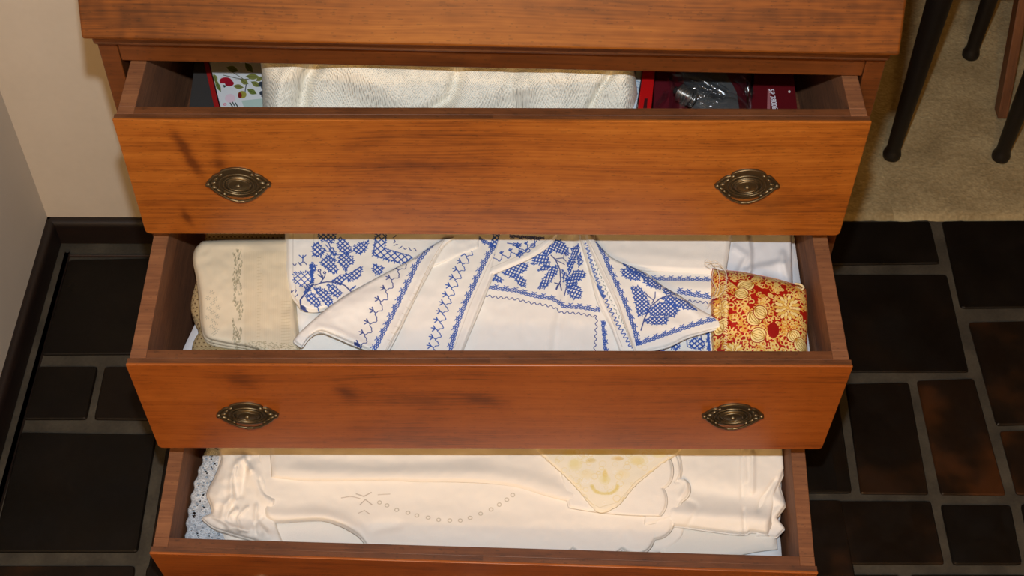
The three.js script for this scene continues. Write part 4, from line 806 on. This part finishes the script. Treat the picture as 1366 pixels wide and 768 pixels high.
/* ---------------- bottom drawer ---------------- */
{
  const D = DR[2];
  clothThing('white_base_sheet', 'white folded sheet lowest in the bottom drawer, its corner showing at the right front', 'sheet', D, linen(0xe6eaec), {
    Y: -0.064, thick: 0.106, layers: 5, roll: 0.005, N: 60, Mv: 24, top: [[320, 560], [1040, 560]], bottom: [[290, 790], [1046, 800]], left: [[320, 560], [290, 790]], right: smooth([[1042, 560], [1041, 690], [1038, 700], [1041, 720], [1043, 745], [1048, 800]]) });
  // pale lace
  {
    const Y = -0.058, pr = new Print(D, Y, 235, 560, 400, 780, '#b2b8bf', 4200);
    const al = new Print(D, Y, 235, 560, 400, 780, '#ffffff', 4200);
    for (let k = 0; k < 1500; k++) { const x = mix(242, 400, rnd()), y = mix(570, 780, rnd()), r = 0.8 + rnd() * 1.2; pr.ring(x, y, r + 1.1, k % 3 ? '#ccd5dd' : '#dde3e8', 1.0); }
    for (let k = 0; k < 800; k++) { const x = mix(242, 400, rnd()), y = mix(570, 780, rnd()), r = 0.7 + rnd() * 1.3; al.fill(arc(x, y, r, r * (0.6 + 0.5 * rnd()), 0, 360, 7), '#000000'); }
    for (const [x, y] of [[258, 682], [256, 686], [263, 672], [266, 668], [265, 645], [259, 688], [255, 706]]) al.fill(arc(x, y, 2.3, 1.6, 0, 360, 8), '#000000');
    const lm = linen(0, { map: pr.tex(), print: pr }); const at = new THREE.CanvasTexture(al.cv); at.magFilter = THREE.LinearFilter; lm.alphaMap = at; lm.alphaTest = 0.5;
    const left = resample(smooth([[282, 560], [272, 610], [262, 640], [256, 665], [251, 690], [249, 718], [247, 780]]), 60).map((p, i) => [p[0] + 1.6 * Math.sin(i * 1.3), p[1]]);
    clothThing('lace_cloth', 'pale blue-white lace cloth showing at the left edge of the bottom drawer', 'lace', D, lm, { Y, thick: 0.006, roll: 0.002, N: 40, Mv: 70, wob: 0.0016, print: pr, z: 60, top: [[282, 560], [400, 560]], bottom: [[247, 780], [400, 780]], left, right: [[400, 560], [400, 780]] });
  }
  // big cream tablecloth with scalloped, padded edge
  {
    const t = thing('scalloped_tablecloth', 'large cream linen tablecloth with a scalloped edge across the bottom drawer', 'tablecloth');
    const cream = linen(0xf8f0e4);
    const cr = (name, o, m = cream) => mesh(name, clothGeo(D, o), m, t);
    // lower fold: a plain underlayer
    cr('lower_fold', { Y: -0.054, thick: 0.007, layers: 1, roll: 0.0035, N: 120, Mv: 40, wob: 0.0012, z: 64,
      top: [[300, 560], [930, 560]], bottom: scallop([[320, 782], [480, 782], [640, 772], [700, 741], [738, 740], [780, 739], [826, 738], [872, 737], [912, 712]].reverse(), 14, -7).reverse(), left: smooth([[300, 560], [290, 640], [300, 720], [320, 782]]), right: smooth([[930, 560], [922, 630], [912, 712]]) });
    // broad middle layer
    const edge = smooth([[365, 600], [362, 640], [372, 668], [400, 692], [430, 700], [470, 706]]);
    const mp = new Print(D, -0.043, 260, 560, 920, 760, '#f8f0e4', 1900);
    for (const [x, y] of [[506, 669], [516, 673], [529, 679], [544, 683], [556, 687], [571, 690], [585, 693], [600, 694], [614, 694], [627, 690], [641, 684], [655, 678], [666, 672], [676, 666], [684, 660]]) { mp.g.globalAlpha = 0.75; mp.ring(x, y, 2.6, '#b9ad9a', 1.2); mp.g.globalAlpha = 1; }
    mp.g.globalAlpha = 0.8; mp.line([[455, 663], [467, 661], [480, 664]], '#bfae9c', 1.2); mp.line([[475, 658], [485, 661], [495, 656]], '#b7a797', 1.4); mp.line([[480, 672], [487, 665], [496, 672]], '#b7a797', 1.4); mp.line([[478, 684], [486, 680], [493, 685]], '#c0b09f', 1.3); mp.line([[484, 694], [488, 703]], '#fbf3e6', 2); mp.line([[504, 659], [520, 658]], '#cdbfae', 1.2); mp.g.globalAlpha = 1;
    mesh('embroidered_fold', clothGeo(D, { Y: -0.043, print: mp, thick: 0.007, layers: 1, roll: 0.0045, N: 170, Mv: 70, wob: 0.0013, z: 68,
      top: [[330, 560], [915, 560]], bottom: [...smooth([[356, 690], [368, 696], [400, 694], [430, 693], [455, 700], [476, 712], [486, 722], [500, 745]], 40), [560, 752], [640, 752], [690, 742], [722, 737], ...scallop([[764, 731], [722, 737]], 1, -8).reverse(), ...scallop([[830, 731], [764, 731]], 1, -14).reverse().slice(1), ...scallop([[872, 719], [830, 731]], 1, -14).reverse().slice(1), ...scallop([[898, 690], [872, 719]], 1, -9).reverse().slice(1)], left: smooth([[330, 560], [345, 620], [350, 660], [354, 680], [356, 690]]), right: scallop([[915, 560], [903, 618], [906, 660], [898, 690]], 3, -6),
      ridges: [[smooth([[355, 684], [385, 688], [430, 688], [462, 698], [482, 710]]), 9, 0.006], [smooth([[482, 712], [500, 706], [530, 700]]), 7, -0.004], [smooth([[420, 664], [560, 668], [680, 680]]), 18, -0.003], [smooth([[380, 615], [520, 622], [680, 615]]), 14, -0.003]] }), linen(0, { map: mp.tex(), print: mp }), t);
    cr('upper_fold', { Y: -0.0395, thick: 0.0035, roll: 0.003, N: 150, Mv: 40, wob: 0.0011, z: 70, top: [[360, 560], [900, 560]], left: [[360, 560], [364, 636]], right: [[900, 560], [882, 688]],
      bottom: smooth([[364, 636], [400, 640], [450, 640.5], [520, 640], [560, 641.5], [620, 641], [660, 644], [690, 649], [730, 661], [790, 675], [840, 684], [882, 688]], 60), ridges: [[smooth([[366, 628], [450, 632], [560, 632], [640, 632], [690, 638], [760, 660]]), 11, 0.004], [smooth([[400, 612], [520, 616], [650, 610]]), 11, -0.0025]] });
    // crumpled left end, heaped in small rolls
    cr('crumpled_end', { Y: -0.044, thick: 0.012, layers: 2, roll: 0.006, N: 60, Mv: 80, wob: 0.0030, z: 72,
      top: [[296, 560], [372, 560]], bottom: smooth([[273, 694], [285, 703], [305, 710], [325, 716], [345, 722], [385, 740]]), left: smooth([[296, 560], [293, 600], [296, 612], [288, 635], [277, 658], [282, 673], [283, 683], [270, 690], [273, 694]], 60), right: smooth([[372, 560], [372, 640], [366, 690], [385, 740]]),
      ridges: [[smooth([[318, 616], [310, 640], [309, 662]]), 5, 0.006], [smooth([[330, 615], [325, 640], [322, 660]]), 4, -0.005], [smooth([[338, 630], [352, 660], [362, 668]]), 8, 0.006], [smooth([[296, 690], [300, 676], [306, 668]]), 5, 0.006], [smooth([[306, 704], [305, 688], [315, 680]]), 4, 0.005], [smooth([[310, 705], [340, 706], [358, 714]]), 6, 0.005], [smooth([[342, 675], [342, 694], [354, 708]]), 3.5, 0.005], [smooth([[325, 612], [333, 626]]), 4, 0.007], [smooth([[300, 640], [290, 668]]), 9, 0.004], [smooth([[315, 622], [312, 640], [316, 664]]), 2, -0.004], [smooth([[346, 640], [352, 656], [364, 663]]), 2, -0.004], [smooth([[310, 676], [303, 690], [308, 702]]), 1.8, -0.004], [smooth([[330, 676], [318, 690], [320, 708]]), 2.2, 0.004], [smooth([[350, 690], [340, 700], [342, 712]]), 2, -0.003], [smooth([[286, 690], [305, 700], [330, 708]]), 2.4, 0.004]] });
    settle(t, D);
  }
  // lower white cloth with a dark corded line, right front
  clothThing('corded_white_cloth', 'flat white cloth with a thin dark corded edge, front right of the bottom drawer', 'cloth', D, linen(0xece7dc), {
    Y: -0.056, thick: 0.006, roll: 0.003, N: 50, Mv: 36, wob: 0.0008, z: 76, top: [[895, 560], [1040, 560]], bottom: smooth([[880, 760], [960, 745], [985, 739], [1010, 734], [1036, 731]]), left: [[895, 560], [880, 760]], right: smooth([[1038, 560], [1034, 690], [1036, 731]]) });
  {
    const c = smooth([[950, 751], [985, 740], [1010, 735], [1036, 732]]).map(([x, y]) => trace(D, x, y, -0.0612)); c.forEach(p => { p.z = Math.min(p.z, -0.0245); });
    const m = mesh(numbered('dark_green_ribbon'), new THREE.TubeGeometry(new THREE.CatmullRomCurve3(c), 40, 0.0011, 6), card(0x4a534a, 0.8), scene); tag(m, 'thin grey-green edging cord along the white cloth at the front right corner', 'cord'); settle(m, D);
  }
  // second rolled cloth at the right
  {
    const t = thing('rolled_white_tablecloth', 'thick white tablecloth rolled over towards the front at the right of the bottom drawer', 'tablecloth');
    const w = linen(0xf8f2e8);
    mesh('rolled_fold', clothGeo(D, { Y: -0.046, thick: 0.009, layers: 1, roll: 0.007, N: 80, Mv: 60, wob: 0.001, z: 80, top: [[890, 560], [1046, 560]], bottom: smooth([[880, 700], [915, 703], [950, 708], [996, 712], [1000, 709], [1025, 713]]), left: [[890, 560], [880, 700]], right: [[1046, 560], [1048, 624], [1036, 652], [1030, 690], [1025, 713]],
      ridges: [[smooth([[900, 684], [940, 688], [1000, 692], [1020, 694]]), 11, 0.008], [smooth([[920, 655], [980, 664], [1015, 668]]), 12, -0.004], [smooth([[992, 602], [994, 640]]), 3, 0.003, 8], [[[1004, 604], [1004, 655]], 3, 0.004], [[[990, 600], [990, 664]], 2, -0.003], [[[1012, 680], [1018, 664], [1034, 640]], 3, -0.004], [[[992, 680], [994, 712]], 2, -0.003], [smooth([[908, 664], [930, 676], [918, 700]]), 3, -0.002]] }), w, t);
    mesh('corner_fold', clothGeo(D, { Y: -0.052, thick: 0.006, roll: 0.004, N: 40, Mv: 50, wob: 0.0012, z: 84, top: [[1000, 580], [1042, 580]], bottom: [[1008, 716], [1036, 716]], left: [[1000, 580], [1008, 716]], right: [[1044, 580], [1040, 650], [1048, 673], [1036, 690], [1047, 704], [1036, 716]], ridges: [[[[1030, 660], [1044, 674], [1030, 690]], 6, 0.004]] }), w, t);
    settle(t, D);
  }
  // scalloped napkin under the yellow handkerchief
  {
    const t = thing('scalloped_napkin', 'ivory napkin with big rounded scallops beside the yellow handkerchief', 'napkin');
    const w = linen(0xfaf3e8);
    mesh('upper_layer', clothGeo(D, { Y: -0.0365, thick: 0.004, roll: 0.003, N: 90, Mv: 70, wob: 0.0008, z: 88, top: [[730, 570], [900, 570]], bottom: smooth([[760, 676], [800, 683], [840, 688], [880, 691]]), left: [[730, 570], [760, 676]], right: [[900, 570], ...arc(880, 628, 17, 24, -60, 58, 14), ...arc(870, 667, 19, 24, -42, 55, 14)] }), w, t);
    mesh('side_scallop', clothGeo(D, { Y: -0.041, thick: 0.003, roll: 0.0025, N: 40, Mv: 60, wob: 0.001, z: 92, top: [[860, 570], [912, 570]], bottom: [[860, 700], [896, 690]], left: [[860, 570], [860, 700]], right: [[912, 570], ...arc(895, 625, 12, 22, -60, 60, 12), ...arc(905, 652, 15, 16, -60, 70, 12), [896, 690]], ridges: [[smooth([[908, 628], [916, 646], [908, 662]]), 3.5, 0.003]] }), w, t);
    settle(t, D);
  }
  // yellow embroidered handkerchief
  {
    const Y = -0.031, pr = new Print(D, Y, 690, 560, 930, 700, '#fbf1da', 3000);
    for (let k = 0; k < 260; k++) { const x = mix(700, 920, rnd()), y = mix(570, 672, rnd()); pr.g.globalAlpha = 0.25 + 0.3 * rnd(); pr.ring(x, y, 1.5 + rnd() * 3.5, k % 3 ? '#f3dfa0' : '#fffaf0', 1.2); }
    const soft = (x, y, rx, ry, c) => { for (let k = 0; k < 5; k++) { pr.g.globalAlpha = 0.12; pr.fill(arc(x + (rnd() - 0.5) * rx * 0.5, y + (rnd() - 0.5) * ry * 0.5, rx * (1.25 - k * 0.16), ry * (1.25 - k * 0.16), 0, 360, 14), c); } };
    for (let k = 0; k <= 14; k++) { const t = k / 14 * Math.PI; soft(807 - 17 * Math.cos(t), 648 + 11 * Math.sin(t), 2.6, 2.0, '#e6cf62'); }
    soft(807, 633, 3, 8, '#ead068'); soft(807, 640, 7, 6, '#f2e08e'); soft(789, 614, 6, 3, '#dfb860'); soft(825, 611.5, 7, 2.8, '#dcae4c'); soft(768, 618, 8, 7, '#f0dc86'); soft(851, 615, 10, 6, '#efd878'); soft(800, 604, 14, 4, '#f2e090'); soft(760, 603, 10, 4, '#f0dc86'); soft(838, 602, 12, 4, '#f2e090'); soft(783, 632, 9, 6, '#f6e9b0'); soft(830, 632, 9, 6, '#f6e9b0'); soft(880, 606, 10, 4, '#f3e39a');
    pr.g.globalAlpha = 0.35; pr.line([[724, 607], [754, 634], [790, 672], [800, 677], [824, 670], [848, 642], [902, 605]], '#cdb98a', 0.9); pr.g.globalAlpha = 1;
    clothThing('yellow_handkerchief', 'triangle of pale yellow embroidered handkerchief with a lace edge, on the cream linen', 'handkerchief', D, linen(0, { map: pr.tex(), print: pr }), {
      Y, print: pr, thick: 0.003, roll: 0.002, N: 110, Mv: 50, wob: 0.0007, z: 96, top: [[690, 572], [930, 572]],
      bottom: [...scallop([[722, 604], [752, 630], [772, 650], [789, 672], [798, 681]], 12, 1.1), ...scallop([[798, 681], [809, 681], [826, 671], [846, 645], [880, 618], [905, 603]], 14, 1.1).slice(1)], left: [[690, 572], [722, 604]], right: [[930, 572], [905, 603]], ridges: [[[[800, 600], [800, 660]], 20, 0.001]] });
  }
}

/* ---------------- furniture standing on the carpet ---------------- */
{
  const black = new THREE.MeshPhysicalMaterial({ color: 0x0d0806, roughness: 0.5 });
  const s = thing('dark_stool', 'nearly black wooden stool on slim tapered legs standing on the beige carpet', 'stool');
  const A = trace(FLOOR, 1188, 211, 0.004), Bp = trace(FLOOR, 1333, 213, 0.004), C = trace(FLOOR, 1293, 77, 0.004);
  const Dp = A.clone().add(C).sub(Bp), c = A.clone().add(C).multiplyScalar(0.5);
  s.position.set(c.x, 0.004, c.z);
  const legProfile = [[0.0001, 0], [0.010, 0], [0.0155, 0.005], [0.0165, 0.012], [0.0145, 0.020], [0.0125, 0.026], [0.0128, 0.034], [0.0205, 0.36], [0.022, 0.47], [0.0001, 0.47]].map(p => new THREE.Vector2(...p));
  for (const p of [A, Bp, C, Dp]) { const g = new THREE.LatheGeometry(legProfile, 24); g.translate(p.x - c.x, 0, p.z - c.z); mesh('leg', g, black, s); }
  const hx = Math.abs(Bp.x - A.x) / 2, hz = Math.abs(C.z - Bp.z) / 2;
  mesh('apron', join(box(-hx, hx, 0.41, 0.46, hz - 0.01, hz + 0.01), box(-hx, hx, 0.41, 0.46, -hz - 0.01, -hz + 0.01), box(-hx - 0.01, -hx + 0.01, 0.41, 0.46, -hz, hz), box(hx - 0.01, hx + 0.01, 0.41, 0.46, -hz, hz)), black, s);
  mesh('stool_seat', box(-hx - 0.008, hx + 0.008, 0.462, 0.487, -hz - 0.008, hz + 0.008, 0.006), black, s);

  // brown wooden chair: the photo shows one splayed leg
  const b = thing('folding_chair', 'brown wooden folding chair, only one raked strut showing behind the dark stool', 'chair');
  const q = trace(FLOOR, 1335, 152, 0.004);
  b.position.set(q.x + 0.20, 0.004, q.z - 0.19);
  const bm = polish(rep(woodDark, 0.8, 0.2), 0.5, 0.1);
  const raked = (x, z0, slope, len) => { const g = box(-0.0095, 0.0095, 0, len, -0.014, 0.014, 0.002), p = g.attributes.position, uv = g.attributes.uv; for (let i = 0; i < p.count; i++) { uv.setXY(i, p.getY(i), p.getX(i) + p.getZ(i)); p.setX(i, p.getX(i) + x - Math.sign(-x) * 0.0); p.setZ(i, p.getZ(i) + z0 + slope * p.getY(i)); } g.computeVertexNormals(); return g; };
  for (const x of [-0.2, 0.2]) mesh('front_leg', raked(x, 0.19, -0.42, 0.85), bm, b);
  for (const x of [-0.172, 0.172]) mesh('rear_leg', raked(x, -0.22, 0.75, 0.43), bm, b);
  mesh('chair_seat', box(-0.17, 0.165, 0.43, 0.448, -0.16, 0.17, 0.006), bm, b);
  for (const y of [0.66, 0.78]) mesh('back_slat', box(-0.215, 0.165, y, y + 0.06, 0.19 - 0.42 * (y + 0.03) - 0.006, 0.19 - 0.42 * (y + 0.03) + 0.006, 0.003), bm, b);
}

renderer.render(scene, camera);
